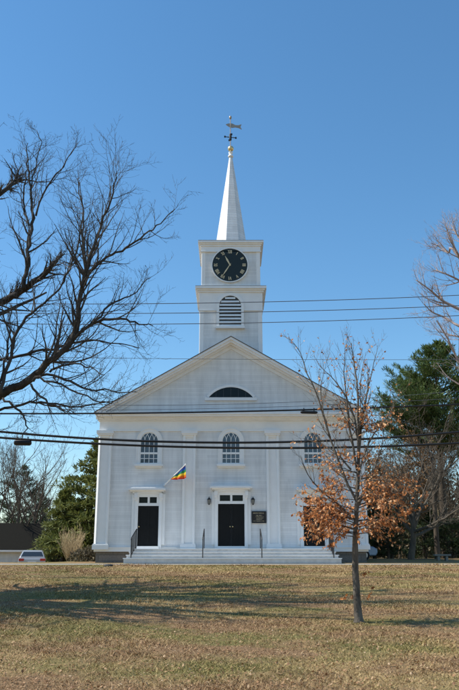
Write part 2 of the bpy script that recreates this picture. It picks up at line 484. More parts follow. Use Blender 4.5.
def build_church():
    b = MB(); b.box(BX - HW + .06, BX + HW - .06, 40.07, YBACK - .1, ZG - .9, ZB); b.build('foundation', M['granite'], church)
    b = MB()
    zt = lambda x: ZA - slope * abs(x) - .10
    b.prism([(BX - HW + .02, ZB), (BX + HW - .02, ZB), (BX + HW - .02, zt(HW)), (BX, zt(0)), (BX - HW + .02, zt(HW))], YF, YBACK)
    b.build('wall', M['clap'], church)
    b = MB(); b.box(BX - HW - .03, BX + HW + .03, 39.93, YBACK + .05, ZB - .03, ZB + .16)
    b.box(BX - HW - .06, BX + HW + .06, 39.90, YBACK + .08, ZB + .16, ZB + .20); b.build('water_table', M['trim'], church)
    # roof
    b = MB()
    for s in (-1, 1):
        q = [(BX, ZA + .0), (BX + s * (HE + .04), ZE - .03), (BX + s * (HE + .04), ZE + .015), (BX, ZA + .035)]
        if s == 1: q = q[::-1]
        b.prism(q, YC - .04, YBACK + .5)
    b.build('roof', M['roof'], church)
    # raking cornice of the pediment
    zb = ZE + .02
    def chevron(b, o0, o1, y0, y1):
        xo, xi = (ZA - o0 - zb) / slope, (ZA - o1 - zb) / slope
        left = [(BX - xo, zb), (BX - xi, zb), (BX, ZA - o1), (BX, ZA - o0)]
        right = [(BX + xo, zb), (BX, ZA - o0), (BX, ZA - o1), (BX + xi, zb)]
        b.prism(left, y0, y1); b.prism(right, y0, y1)
    b = MB()
    chevron(b, .006, .15, YC, 40.0); chevron(b, .152, .27, YC + .09, 40.0)
    chevron(b, .272, .36, YC + .30, 40.0); chevron(b, .362, .56, 39.93, 40.0)
    b.build('raking_cornice', M['trimwarm'], church)
    b = MB()
    b.box(BX - HE - .01, BX + HE + .01, YC - .02, 40.0, ZE - .10, ZE + .018)
    b.box(BX - HE + .05, BX + HE - .05, YC + .06, 40.0, ZE - .19, ZE - .102)
    b.box(BX - HW - .2, BX + HW + .2, YC + .30, 40.0, ZE - .29, ZE - .192)
    b.box(BX - HW - .12, BX + HW + .12, 39.84, 40.0, ZE - .37, ZE - .292)
    # eaves returning along both sides
    for s in (-1, 1):
        x0, x1 = sorted((BX + s * (HW - .02), BX + s * (HE + .01)))
        b.box(x0, x1, 40.002, YBACK + .4, ZE - .19, ZE - .06)
        x0, x1 = sorted((BX + s * (HW - .02), BX + s * (HW + .12)))
        b.box(x0, x1, 40.002, YBACK + .1, ZE - .37, ZE - .192)
    b.build('cornice', M['trimwarm'], church)
    zfr0 = F(231, 430.5)[1]
    b = MB(); b.box(BX - HW - .02, BX + HW + .02, 39.955, YBACK + .03, zfr0, ZE - .372)
    b.box(BX - HW - .05, BX + HW + .05, 39.93, YBACK + .05, zfr0 - .05, zfr0 - .002)
    b.build('frieze', M['trim'], church)
    # pilasters with raised edges round a sunk panel
    ztop = zfr0 - .052
    zbase = ZB + .201
    for (xa, xb) in ((95.0, 109.6), (182.2, 195.2), (mirx(195.2), mirx(182.2)), (mirx(109.6), mirx(95.0))):
        x0, x1 = F(xa, 500)[0], F(xb, 500)[0]
        corner = 1 if xa < 100 else (2 if xb > 360 else 0)
        if corner == 1: x0 = BX - HW - .045
        if corner == 2: x1 = BX + HW + .045
        b = MB()
        b.box(x0 + .05, x1 - .05, 39.955, 40.0, zbase, ztop)
        ew = .13
        for e0, e1, cl in ((x0, x0 + ew, .11 if corner == 1 else .03), (x1 - ew, x1, .05)):
            pts = [(e0 + cl, 39.86), (e1 - .012, 39.86), (e1, 39.875), (e1, 40.0), (e0, 40.0), (e0, 39.86 + cl)]
            b.add([(x, y, zbase) for x, y in pts] + [(x, y, ztop) for x, y in pts], [(5, 4, 3, 2, 1, 0), (6, 7, 8, 9, 10, 11)] + [(i, (i + 1) % 6, 6 + (i + 1) % 6, 6 + i) for i in range(6)])
        b.box(x0 + ew, x1 - ew, 39.895, 39.954, ztop - .34, ztop - .22); b.box(x0 + ew, x1 - ew, 39.895, 39.954, zbase, zbase + .12)
        p = b.build('pilaster', M['trim'], church)
        c = MB()
        c.box(x0 - .05, x1 + .05, 39.80, 40.003, ztop - .22, ztop - .14)
        c.box(x0 - .09, x1 + .09, 39.75, 40.004, ztop - .14, ztop + .03)
        c.build('capital', M['trimwarm'], p)
        c = MB(); c.box(x0 - .06, x1 + .06, 39.80, 40.003, zbase - .13, zbase + .10); c.box(x0 - .03, x1 + .03, 39.84, 40.004, zbase + .10, zbase + .16)
        c.build('base', M['trim'], p)
    # arched windows
    for pc in (148.9, 231.0, mirx(148.9)):
        x0, z0 = F(pc - 9.2, 464.3); x1, _ = F(pc + 9.2, 464.3)
        xc, r = (x0 + x1) / 2, (x1 - x0) / 2
        zt = F(pc, 432.2)[1]; zs = zt - r
        zm = F(pc, 453.4)[1]
        arc = lambda rad, n=24: [(xc - rad * math.cos(math.pi * i / n), zs + rad * math.sin(math.pi * i / n)) for i in range(n + 1)]
        wn = MB()
        inn = [(x0, z0)] + arc(r) + [(x1, z0)]
        o2 = r + .16
        out = [(xc - o2, z0)] + arc(o2) + [(xc + o2, z0)]
        wn.ring(inn, out, 39.90, 40.0)
        o3 = r + .20
        wn.ring([(xc - o2 + .001, z0)] + arc(o2 - .001) + [(xc + o2 - .001, z0)], [(xc - o3, z0)] + arc(o3) + [(xc + o3, z0)], 39.87, 40.0)
        wo = wn.build('window', M['trim'], church)
        g = MB()
        g.prism([(x0, z0)] + [(x1, z0)] + arc(r)[::-1], 39.972, 39.99)
        g.build('pane', M['glass'], wo)
        s = MB()
        s.box(x0, x1, 39.935, 39.971, z0, z0 + .07); s.box(x0, x1, 39.93, 39.971, zm - .05, zm + .05)
        s.box(x0, x0 + .045, 39.94, 39.97, z0 + .07, zs); s.box(x1 - .045, x1, 39.94, 39.97, z0 + .07, zs)
        s.ring(arc(r - .045), arc(r), 39.94, 39.97)
        tw = .016
        for i in range(1, 4):
            xm = x0 + (x1 - x0) * i / 4
            s.box(xm - tw, xm + tw, 39.95, 39.97, z0 + .07, zm - .05)
            s.box(xm - tw, xm + tw, 39.95, 39.97, zm + .05, zs)
        zz = (z0 + .07 + zm - .05) / 2
        s.box(x0 + .045, x1 - .045, 39.952, 39.968, zz - tw, zz + tw)
        # crossing gothic tracery in the round head
        for i in range(5):
            xs_ = x0 + (x1 - x0) * i / 4
            for sg in (-1, 1):
                rad = (x1 - x0) * .62
                pts = []
                cxx = xs_ + sg * rad
                for k in range(15):
                    a = math.pi / 2 * k / 14 * .95
                    px_, pz_ = cxx - sg * rad * math.cos(a), zs + rad * math.sin(a)
                    if (px_ - xc) ** 2 + (pz_ - zs) ** 2 > (r - .03) ** 2: break
                    pts.append(Vector((px_, 39.957 - .002 * i - .001 * sg, pz_)))
                if len(pts) > 2: s.tube(pts, [tw] * len(pts), 4)
        s.build('sash', M['trim'], wo)
        s = MB(); s.box(xc - r - .26, xc + r + .26, 39.80, 40.002, z0 - .11, z0 - .002); s.box(xc - r - .2, xc + r + .2, 39.9, 40.0, z0 - .19, z0 - .11)
        s.build('sill', M['trim'], wo)
    # lunette
    x0, zl = F(208.6, 397.8); x1, _ = F(253.2, 397.8)
    zt = F(231, 387.4)[1]; a_, h_ = (x1 - x0) / 2, zt - zl; xc = (x0 + x1) / 2
    rr = (a_ * a_ + h_ * h_) / (2 * h_); th0 = math.asin(a_ / rr)
    def seg(rad, n=28):
        e = math.asin(min(1, a_ / rr)); return [(xc + rad * math.sin(-e + 2 * e * i / n), zt - rr + rad * math.cos(-e + 2 * e * i / n)) for i in range(n + 1)]
    lw = MB(); lw.ring(seg(rr), seg(rr + .13), 39.92, 40.0); lw.box(x0 - .2, x1 + .2, 39.88, 40.0, zl - .16, zl - .001)
    lo = lw.build('lunette', M['trim'], church)
    g = MB(); g.prism([(x0, zl)] + [(x1, zl)] + seg(rr)[::-1][1:-1], 39.975, 39.99); g.build('pane', M['darkglass'], lo)
    for k in (-2, -1, 0, 1, 2):
        g = MB(); xx = xc + k * a_ / 3; g.box(xx - .012, xx + .012, 39.968, 39.974, zl, zt - rr + math.sqrt(rr * rr - (xx - xc) ** 2) - .03); g.build('glazing_bar', M['louvre_dark'], lo)
    # doorways
    for (dl, dr, yt, jl, jr, hl, hr, tl, tr, dbl) in (
            (137.2, 158.0, 506.0, 131.5, 163.5, 129.0, 166.0, 139.3, 157.0, False),
            (218.0, 244.6, 504.0, 209.2, 253.0, 210.2, 252.0, 219.8, 242.8, True),
            (mirx(158.0), mirx(137.2), 506.0, mirx(163.5), mirx(131.5), mirx(166.0), mirx(129.0), mirx(157), mirx(139.3), False)):
        X0, ZD = F(dl, 546.2); X1, _ = F(dr, 546.2)
        ZT = F(dl, yt)[1]; HL, HR = F(hl, 490)[0], F(hr, 490)[0]
        zh0 = F(dl, yt - 12.2)[1]
        zt0, zt1 = F(dl, yt - 3.0)[1], F(dl, yt - 8.6)[1]
        jw = .17
        jb = MB()
        jb.cbox(X0 - jw, X0 - .002, 39.86, 40.0, ZLAND + .002, zh0, .02); jb.cbox(X1 + .002, X1 + jw, 39.86, 40.0, ZLAND + .002, zh0, .02)
        jb.box(X0 - jw - .16, X0 - jw - .002, 39.93, 40.0, ZLAND + .21, zh0 - .02); jb.box(X1 + jw + .002, X1 + jw + .16, 39.93, 40.0, ZLAND + .21, zh0 - .02)
        jb.box(X0 - .001, X1 + .001, 39.89, 40.0, ZT, zt0 - .01); jb.box(X0 - .001, X1 + .001, 39.89, 40.0, zt1 + .01, zh0 - .001)
        jb.box(X0 - .001, F(tl, 500)[0], 39.89, 40.0, zt0 - .01, zt1 + .01); jb.box(F(tr, 500)[0], X1 + .001, 39.89, 40.0, zt0 - .01, zt1 + .01)
        mid = (X0 + X1) / 2
        jb.box(mid - .055, mid + .055, 39.89, 40.0, zt0 - .01, zt1 + .01)
        jb.box(X0 - .05, X1 + .05, 39.80, 40.0, ZLAND + .002, ZD - .001)
        dw = jb.build('doorway', M['trim'], church)
        t = MB(); t.box(F(tl, 500)[0], mid - .056, 39.95, 39.99, zt0 - .01, zt1 + .01); t.build('transom_pane', M['darkglass'], dw)
        t = MB(); t.box(mid + .056, F(tr, 500)[0], 39.95, 39.99, zt0 - .01, zt1 + .01); t.build('transom_pane', M['darkglass'], dw)
        leaves = [(X0, mid - .004), (mid + .004, X1)] if dbl else [(X0, X1)]
        for (a, c) in leaves:
            d = MB(); d.box(a, c, 39.955, 39.985, ZD, ZT - .002)
            st = .09 if dbl else .12
            hgt = ZT - ZD
            for (u0, u1) in ((a, a + st), (c - st, c), ((a + c) / 2 - st * .5, (a + c) / 2 + st * .5)): d.box(u0, u1, 39.935, 39.956, ZD, ZT - .003)
            for f0, f1 in ((0, .10), (.42, .50), (.93, .998)):
                d.box(a + .001, c - .001, 39.937, 39.9545, ZD + hgt * f0 + .001, ZD + hgt * f1)
            do = d.build('door', M['black'], dw)
            k = MB(); kx = (c - .06) if (dbl and a < mid - .1) else a + .07
            k.sphere((kx, 39.905, ZD + .98), .035, 10, 6); k.bar((kx, 39.93, ZD + .98), (kx, 39.95, ZD + .98), .02)
            k.build('door_knob', M['gold'], do, True)
        h = MB()
        h.box(HL + .22, HR - .22, 39.80, 40.0, zh0, zh0 + .10)
        h.box(HL + .10, HR - .10, 39.70, 40.0, zh0 + .10, zh0 + .17)
        h.box(HL, HR, 39.56, 40.0, zh0 + .17, zh0 + .26)
        h.prism([(HL + .06, zh0 + .26), (HR - .06, zh0 + .26), (HR - .25, zh0 + .33), (HL + .25, zh0 + .33)], 39.66, 40.0)
        for q0, q1 in ((X0 - jw - .03, X0 - .03), (X1 + .03, X1 + jw + .03)):
            h.box(q0, q1, 39.72, 39.859, zh0 - .22, zh0 - .001); h.box(q0 + .02, q1 - .02, 39.78, 39.859, zh0 - .34, zh0 - .22)
        h.build('hood', M['trimwarm'], dw)
build_church()

YT = 41.0
def build_tower():
    T = lambda px, py, Y=YT: F(px, py, Y)
    bw = (T(262.3, 330)[0] - T(200.2, 330)[0]) / 2
    yc = YT + bw
    z0 = ZA - 2.6
    z1 = T(231, 287.5)[1]
    b = MB(); b.box(BX - bw, BX + bw, YT, yc + bw, z0, z1 - .1); bel = b.build('belfry', M['clap'], church)
    c = MB()
    def tier(c, w, za, zb_): c.box(BX - w, BX + w, yc - w, yc + w, za, zb_)
    zf = T(231, 311)[1]
    for s in (-1, 1):      # corner boards
        for t in (-1, 1):
            x0, x1 = sorted((BX + s * (bw + .025), BX + s * (bw - .22))); y0, y1 = sorted((yc + t * (bw + .025), yc + t * (bw - .22)))
            c = MB(); c.cbox(x0, x1, y0, y1, z0, zf - .01, .02); c.build('corner_board', M['trim'], bel)
    c = MB()
    tier(c, bw + .05, zf + .06, z1 - .3); tier(c, bw + .068, zf, zf + .06)
    tier(c, bw + .12, z1 - .32, z1 - .22); tier(c, bw + .19, z1 - .22, z1 - .14); tier(c, bw + .28, z1 - .14, z1)
    c.build('cornice', M['trimwarm'], bel)
    d = MB(); d.box(BX - bw - .27, BX + bw + .27, yc - bw - .27, yc + bw + .27, z1, z1 + .03); d.build('roof_deck', M['roof'], bel)
    # louvred arch
    x0, zl = T(219.2, 327); x1, _ = T(241.2, 327); xc = (x0 + x1) / 2; r = (x1 - x0) / 2
    zt = T(230, 296.3)[1]; zs = zt - r
    arc = lambda rad, n=24: [(xc - rad * math.cos(math.pi * i / n), zs + rad * math.sin(math.pi * i / n)) for i in range(n + 1)]
    YL = YT - .052
    l = MB(); o2 = r + .15
    l.ring([(x0, zl)] + arc(r) + [(x1, zl)], [(xc - o2, zl)] + arc(o2) + [(xc + o2, zl)], YL - .10, YT)
    l.box(xc - o2 - .05, xc + o2 + .05, YL - .16, YT, zl - .12, zl - .001)
    lo = l.build('belfry_opening', M['trim'], bel)
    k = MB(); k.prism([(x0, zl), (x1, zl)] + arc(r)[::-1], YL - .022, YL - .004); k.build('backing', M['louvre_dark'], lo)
    n = 9
    for i in range(n):
        k = MB()
        z = zl + (zt - zl) * (i + .35) / n
        hwid = r if z < zs else math.sqrt(max(.0, r * r - (z + .06 - zs) ** 2)) if z + .06 < zt else 0
        if hwid < .08: continue
        k.add([(xc - hwid, YL - .085, z - .045), (xc + hwid, YL - .085, z - .045), (xc + hwid, YL - .025, z + .055), (xc - hwid, YL - .025, z + .055),
               (xc - hwid, YL - .085, z - .075), (xc + hwid, YL - .085, z - .075), (xc + hwid, YL - .025, z + .025), (xc - hwid, YL - .025, z + .025)],
              [(0, 1, 2, 3), (7, 6, 5, 4), (4, 5, 1, 0), (0, 3, 7, 4), (1, 5, 6, 2)]); k.build('louvre', M['trim'], lo)
    pass
    # clock stage
    YK = YT + .13
    K = lambda px, py: F(px, py, YK)
    cw = (K(259.6, 275)[0] - K(201.9, 275)[0]) / 2
    yc2 = yc
    YKf = yc - cw
    za, zb_ = z1 + .03, F(231, 240.6, YKf - .2)[1]
    b = MB(); b.box(BX - cw, BX + cw, yc - cw, yc + cw, za, zb_ - .05); st = b.build('clock_stage', M['clap'], church)
    c = MB()
    for s in (-1, 1):
        for t in (-1, 1):
            x0, x1 = sorted((BX + s * (cw + .03), BX + s * (cw - .2))); y0, y1 = sorted((yc + t * (cw + .03), yc + t * (cw - .2)))
            c = MB(); c.cbox(x0, x1, y0, y1, za + .121, zb_ - .66, .02); c.build('corner_board', M['trim'], st)
    c = MB(); tier(c, cw + .06, zb_ - .62, zb_ - .3); tier(c, cw + .10, zb_ - .66, zb_ - .61); tier(c, cw + .11, zb_ - .3, zb_ - .2); tier(c, cw + .17, zb_ - .2, zb_ - .12); tier(c, cw + .24, zb_ - .12, zb_)
    c.build('cornice', M['trimwarm'], st)
    c = MB(); tier(c, cw + .07, za, za + .12); c.build('plinth', M['trim'], st)
    d = MB(); d.box(BX - cw - .23, BX + cw + .23, yc - cw - .23, yc + cw + .23, zb_, zb_ + .03); d.build('roof_deck', M['roof'], st)
    # clock
    cx, cz = F(229.9, 265.6, YKf); rad = 17.9 * mpp(265, YKf)
    def disc(b, r0, y0, y1, n=48): b.prism([(cx + r0 * math.cos(2 * math.pi * i / n), cz + r0 * math.sin(2 * math.pi * i / n)) for i in range(n)], y0, y1)
    b = MB(); disc(b, rad, YKf - .10, YKf + .02); ck = b.build('clock', M['dial'], church)
    n = 48
    b = MB(); b.ring([(cx + (rad - .02) * math.cos(2 * math.pi * i / n), cz + (rad - .02) * math.sin(2 * math.pi * i / n)) for i in range(n + 1)],
                     [(cx + (rad + .035) * math.cos(2 * math.pi * i / n), cz + (rad + .035) * math.sin(2 * math.pi * i / n)) for i in range(n + 1)], YKf - .13, YKf)
    b.build('rim', M['trim'], ck)
    num = ['XII', 'I', 'II', 'III', 'IIII', 'V', 'VI', 'VII', 'VIII', 'IX', 'X', 'XI']
    H = .20
    def stroke(pa, pb, w, ang):
        (ax_, az_), (bx_, bz_) = pa, pb
        d = Vector((bx_ - ax_, bz_ - az_)); nn = Vector((-d.y, d.x)).normalized() * w / 2
        ca, sa = math.cos(ang), math.sin(ang)
        poly = []
        for q in ((ax_ + nn.x, az_ + nn.y), (ax_ - nn.x, az_ - nn.y), (bx_ - nn.x, bz_ - nn.y), (bx_ + nn.x, bz_ + nn.y)):
            u, v = q[0], q[1] + rad * .79
            poly.append((cx + u * ca + v * sa, cz - u * sa + v * ca))
        b.prism(poly, YKf - .113, YKf - .0995)
    for hnum, t in enumerate(num):
        ang = R(30 * hnum); b = MB()
        wd = {'I': .062, 'V': .125, 'X': .125}
        tot = sum(wd[c_] for c_ in t); x = -tot / 2
        for c_ in t:
            w = wd[c_]; xm = x + w / 2
            if c_ == 'I': stroke((xm, -H / 2), (xm, H / 2), .036, ang)
            elif c_ == 'V': stroke((xm - .045, H / 2), (xm, -H / 2), .036, ang); stroke((xm + .045, H / 2), (xm, -H / 2), .02, ang)
            else: stroke((xm - .045, H / 2), (xm + .045, -H / 2), .036, ang); stroke((xm + .045, H / 2), (xm - .045, -H / 2), .02, ang)
            x += w
        b.build('numeral', M['goldpaint'], ck)
    for ang, L, w0, yy in ((R(333), rad * .60, .085, .125), (R(212), rad * .80, .06, .140)):
        b = MB(); dx, dz = math.sin(ang), math.cos(ang); nx, nz = -dz, dx
        pts = [(-.12, .3), (.05, .5), (.55, 1.0), (.75, .55), (1.0, .12)]
        lft = [(cx + dx * L * t + nx * w0 * w / 1.6, cz + dz * L * t + nz * w0 * w / 1.6) for t, w in pts]
        rgt = [(cx + dx * L * t - nx * w0 * w / 1.6, cz + dz * L * t - nz * w0 * w / 1.6) for t, w in pts]
        b.prism(lft + rgt[::-1], YKf - yy - .008, YKf - yy); b.build('clock_hand', M['goldpaint'], ck)
    b = MB(); disc(b, .05, YKf - .15, YKf - .1, 16); b.build('hub', M['goldpaint'], ck)
    # spire
    zb2 = zb_ + .03
    Rb = .5 * 29.2 * mpp(239, yc - .3) * 1.15
    ztip = F(229, 157, yc)[1]
    b = MB(); N = 8
    def octo(r, z, rot=R(6)): return [(BX + r * math.sin(rot + R(22.5 + 45 * i)), yc - r * math.cos(rot + R(22.5 + 45 * i)), z) for i in range(N)]
    lv = [(Rb + .10, zb2), (Rb, zb2 + .22)] + [(Rb + (.10 - Rb) * t, zb2 + .22 + (ztip - zb2 - .22) * t) for t in (.2, .4, .6, .8, 1)]
    vs = []
    for r, z in lv: vs += octo(r, z)
    fs = []
    for j in range(len(lv) - 1):
        for i in range(N): fs.append((j * N + i, j * N + (i + 1) % N, (j + 1) * N + (i + 1) % N, (j + 1) * N + i))
    fs.append(tuple((len(lv) - 1) * N + i for i in range(N)))
    b.add(vs, fs); sp = b.build('spire', M['shingle_w'], church)
    b = MB(); b.lathe((BX, yc), [(.16, ztip - .02), (.17, ztip + .07), (.11, ztip + .10), (.12, ztip + .26), (.15, ztip + .30), (.05, ztip + .34), (.04, ztip + .5)], 14)
    b.build('finial', M['trimwarm'], sp, True)
    zball = F(229, 148.8, yc)[1]
    b = MB(); b.sphere((BX, yc, zball), 3.0 * mpp(149, yc)); b.build('finial_ball', M['gold'], sp, True)
    # weather vane
    xv = BX - .02
    zt_ = F(229, 116.5, yc)[1]
    b = MB(); b.bar((xv, yc, zball), (xv, yc, zt_), .028, 8); vn = b.build('weather_vane', M['vane'], church)
    b = MB(); zc = F(229, 137.3, yc)[1]
    for a in (R(12), R(102)):
        d = Vector((math.cos(a), math.sin(a), 0)) * .36
        b.bar(Vector((xv, yc, zc)) - d, Vector((xv, yc, zc)) + d, .028, 6)
        for s in (-1, 1): b.box(xv + s * d.x - .05, xv + s * d.x + .05, yc + s * d.y - .02, yc + s * d.y + .02, zc - .06, zc + .06)
    b.lathe((xv, yc), [(.03, zc - .25), (.08, zc - .2), (.08, zc + .2), (.03, zc + .26)], 10)
    b.build('cardinal_arm', M['iron'], vn)
    b = MB()
    zk = F(229, 125.5, yc)[1]
    a = R(-12)
    out = [(-.42, .02), (-.25, .12), (-.12, .16), (.16, .20), (.45, .10), (.72, .13), (1.00, .26), (.90, .02), (1.02, -.20), (.70, -.10), (.42, -.10), (.16, -.18), (-.12, -.14), (-.25, -.08)]
    ca, sa = math.cos(R(-14)), math.sin(R(-14))
    out2 = [(u * .72, w * .8 - .13 * u) for u, w in out]
    b.prism([(xv + u, zk + w) for u, w in out2][::-1], yc - .02, yc + .02); b.build('arrow', M['vane'], vn)
    b = MB(); b.sphere((xv, yc, zt_ - .08), .085, 12, 8, 1.5); b.build('vane_ball', M['vane'], vn, True)
build_tower()

# front steps, hand rails, lanterns, sign, flag
def fx(px, py=550, Y=38.): return F(px, py, Y)[0]
def build_front():
    xl, xr = fx(130.8), fx(334.0)
    loc = ((xl + xr) / 2, 38.5, ZG)
    n = 4; h = (ZLAND - ZG) / n
    st = thing('front_steps', loc, 'broad grey-white wooden steps running below all three church doors', 'steps')
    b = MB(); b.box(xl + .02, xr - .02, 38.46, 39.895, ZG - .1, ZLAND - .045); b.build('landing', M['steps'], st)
    for i in range(n):
        yo = 38.46 - .30 * (n - 1 - i)
        ex = .10 * (n - 1 - i)
        zt = ZG + h * (i + 1)
        b = MB()
        if i < n - 1: b.box(xl - ex + .02, xr + ex - .02, yo, yo + .298, ZG - .1, zt - .038)
        b.box(xl - ex - .01, xr + ex + .01, yo - .07, (yo + .30) if i < n - 1 else 39.79, zt - .036, zt)
        tr = MB(); tr.v = b.v[-8:]; tr.v = list(tr.v); tr.f = [(0,3,2,1),(4,5,6,7),(0,1,5,4),(1,2,6,5),(2,3,7,6),(3,0,4,7)]
        tr.build('tread', M['trim'], st)
        if i < n - 1:
            rs = MB(); rs.v = list(b.v[:8]); rs.f = list(tr.f); rs.build('riser', M['steps'], st)  # riser colour darker than the tread, standing in for the nosing shadow
    yb, yt = 38.46 - .9 + .12, 38.46 + .35
    zb, zt = ZG + h, ZLAND
    for px, lab in ((203.0, 'thin black iron handrail on the steps left of the centre door'), (261.6, 'thin black iron handrail on the steps below the dark sign'),
                    (129.5, 'black iron handrail with balusters at the left end of the steps'), (335.2, 'black iron handrail at the right end of the steps beside the leafy tree')):
        x = fx(px)
        end = px < 150 or px > 320
        if end: x += .12 * (1 if px < 150 else -1)
        r = thing('handrail', (x, yb, zb), lab, 'handrail', 'handrails on the church steps')
        tx = .10 if px < 150 else (-.10 if px > 320 else (.05 if px < 230 else -.05)) * .5
        tilt = Vector((tx, 0, 0))
        b = MB(); b.bar((x, yb, zb), Vector((x, yb, zb + .95)) , .024, 8); b.build('post', M['iron'], r)
        b = MB(); b.bar(Vector((x, yt, zt)) + tilt, Vector((x, yt, zt + .95)) + tilt, .024, 8); b.build('post', M['iron'], r)
        b = MB(); b.tube([Vector((x, yb - .12, zb + .86)), Vector((x, yb, zb + .95)), Vector((x, yt, zt + .95)) + tilt, Vector((x, yt + .15, zt + .93)) + tilt], [.026] * 4, 8); b.build('rail', M['iron'], r)
        if end:
            for k in range(1, 8):
                t = k / 8; q = Vector((x, yb + (yt - yb) * t, zb + (zt - zb) * t)) + tilt * t
                b = MB(); b.bar(q + Vector((0, 0, .04)), q + Vector((0, 0, .95)), .013, 6); b.build('baluster', M['iron'], r)
            b = MB(); b.bar(Vector((x, yb, zb + .12)), Vector((x, yt, zt + .12)) + tilt, .016, 6); b.build('lower_rail', M['iron'], r)
    for px, lab in ((209.2, 'small black wall lantern left of the centre door'), (252.9, 'small black wall lantern right of the centre door above the sign')):
        x, z = F(px, 501.3)
        r = thing('wall_lantern', (x, 39.93, z), lab, 'lantern', 'lanterns beside the centre door')
        y = 39.76
        b = MB(); b.box(x - .055, x + .055, 39.925, 39.998, z - .12, z + .16); b.build('backplate', M['iron'], r)
        b = MB(); b.tube([Vector((x, 39.93, z + .05)), Vector((x, 39.85, z + .22)), Vector((x, y, z + .22)), Vector((x, y, z + .15))], [.014] * 4, 6); b.build('bracket', M['iron'], r)
        b = MB(); b.lathe((x, y), [(.05, z - .15), (.085, z + .06)], 6); b.build('lamp_glass', M['lamp_glass'], r)
        b = MB(); b.lathe((x, y), [(.105, z + .06), (.09, z + .09), (.03, z + .17), (.012, z + .19)], 6); b.lathe((x, y), [(.03, z - .2), (.055, z - .15)], 6)
        for k in range(6):
            a = R(60 * k); b.bar((x + .054 * math.cos(a), y + .054 * math.sin(a), z - .15), (x + .09 * math.cos(a), y + .09 * math.sin(a), z + .06), .009, 4)
        b.build('cage', M['iron'], r)
    # notice board
    x0, z0 = F(251.8, 523.2); x1, z1 = F(266.0, 511.2)
    r = thing('notice_board', ((x0 + x1) / 2, 39.93, z0), 'dark framed notice board with faint gold lettering right of the centre door', 'sign')
    b = MB(); b.box(x0 + .03, x1 - .03, 39.94, 39.998, z0 + .03, z1 - .03); b.build('panel', M['sign'], r)
    b = MB(); w = .055
    b.box(x0, x1, 39.91, 39.996, z0, z0 + w); b.box(x0, x1, 39.91, 39.996, z1 - w, z1); b.box(x0, x0 + w, 39.91, 39.996, z0 + w, z1 - w); b.box(x1 - w, x1, 39.91, 39.996, z0 + w, z1 - w)
    b.build('frame', M['iron'], r)
    b = MB(); random.seed(4)
    rows = [(.80, .045, .10, .85), (.62, .028, .30, .72), (.50, .03, .28, .86), (.39, .026, .34, .80), (.29, .026, .30, .74), (.15, .028, .12, .86)]
    for f, hh, a, c in rows:
        x = x0 + (x1 - x0) * a
        while x < x0 + (x1 - x0) * c:
            ww = random.uniform(.012, .024)
            z = z0 + (z1 - z0) * f
            b.box(x, x + .007, 39.933, 39.941, z, z + hh); b.box(x + .0072, x + ww, 39.933, 39.941, z + random.choice((0, hh * .42, hh * .8)), z + hh * .9999 if random.random() < .2 else z + hh * .18 + random.choice((0, hh * .4)) + .004)
            x += ww + random.choice((.008, .008, .008, .022))
    b.build('lettering', M['goldpaint'], r)
    # rainbow flag
    p0 = W(163.8, 485.5, 39.93); p1 = W(185.6, 464.6, 38.75)
    r = thing('flag', p0, 'rainbow striped flag on a white staff above the left door', 'flag')
    b = MB(); d = (p1 - p0)
    b.tube([p0, p0 + d * .5, p1], [.036, .034, .022], 8); b.sphere(p1, .045, 8, 6); b.build('staff', M['trim'], r)
    b = MB(); b.bar(p0 + Vector((0, .05, 0)), p0 + d * .09, .05, 8); b.build('bracket', M['trim'], r)
    me = bpy.data.meshes.new('cloth'); nu, nv = 16, 14
    vs, fs, uvs = [], [], []
    a0, a1 = .36, .985
    for j in range(nv + 1):
        for i in range(nu + 1):
            u, v = i / nu, j / nv     # u along the staff, v away from it
            q = p0 + d * (a0 + (a1 - a0) * u)
            dep = v * (.06 + .62 * u ** .85) * (1 if u < .97 else .97)
            fold = .10 * math.sin(u * 15 + v * 2.5) * v + .03 * math.sin(u * 31 + 1) * v
            q = q + Vector((-.02 * v + .16 * v * (u - .35) + fold * .3, fold + .05 * v * math.sin(v * 6), -dep))
            vs.append(q - p0); uvs.append((u, 1 - (v * .84 + (1 - u) * .10 + .06)))
    for j in range(nv):
        for i in range(nu):
            k = j * (nu + 1) + i; fs.append((k, k + 1, k + nu + 2, k + nu + 1))
    me.from_pydata(vs, [], fs); uvl = me.uv_layers.new(name='UVMap')
    for lp in me.loops: uvl.data[lp.index].uv = uvs[lp.vertex_index]
    for p in me.polygons: p.use_smooth = True
    me.materials.append(M['flag'])
    o = bpy.data.objects.new('cloth', me); COL.objects.link(o); o.parent = r
build_front()

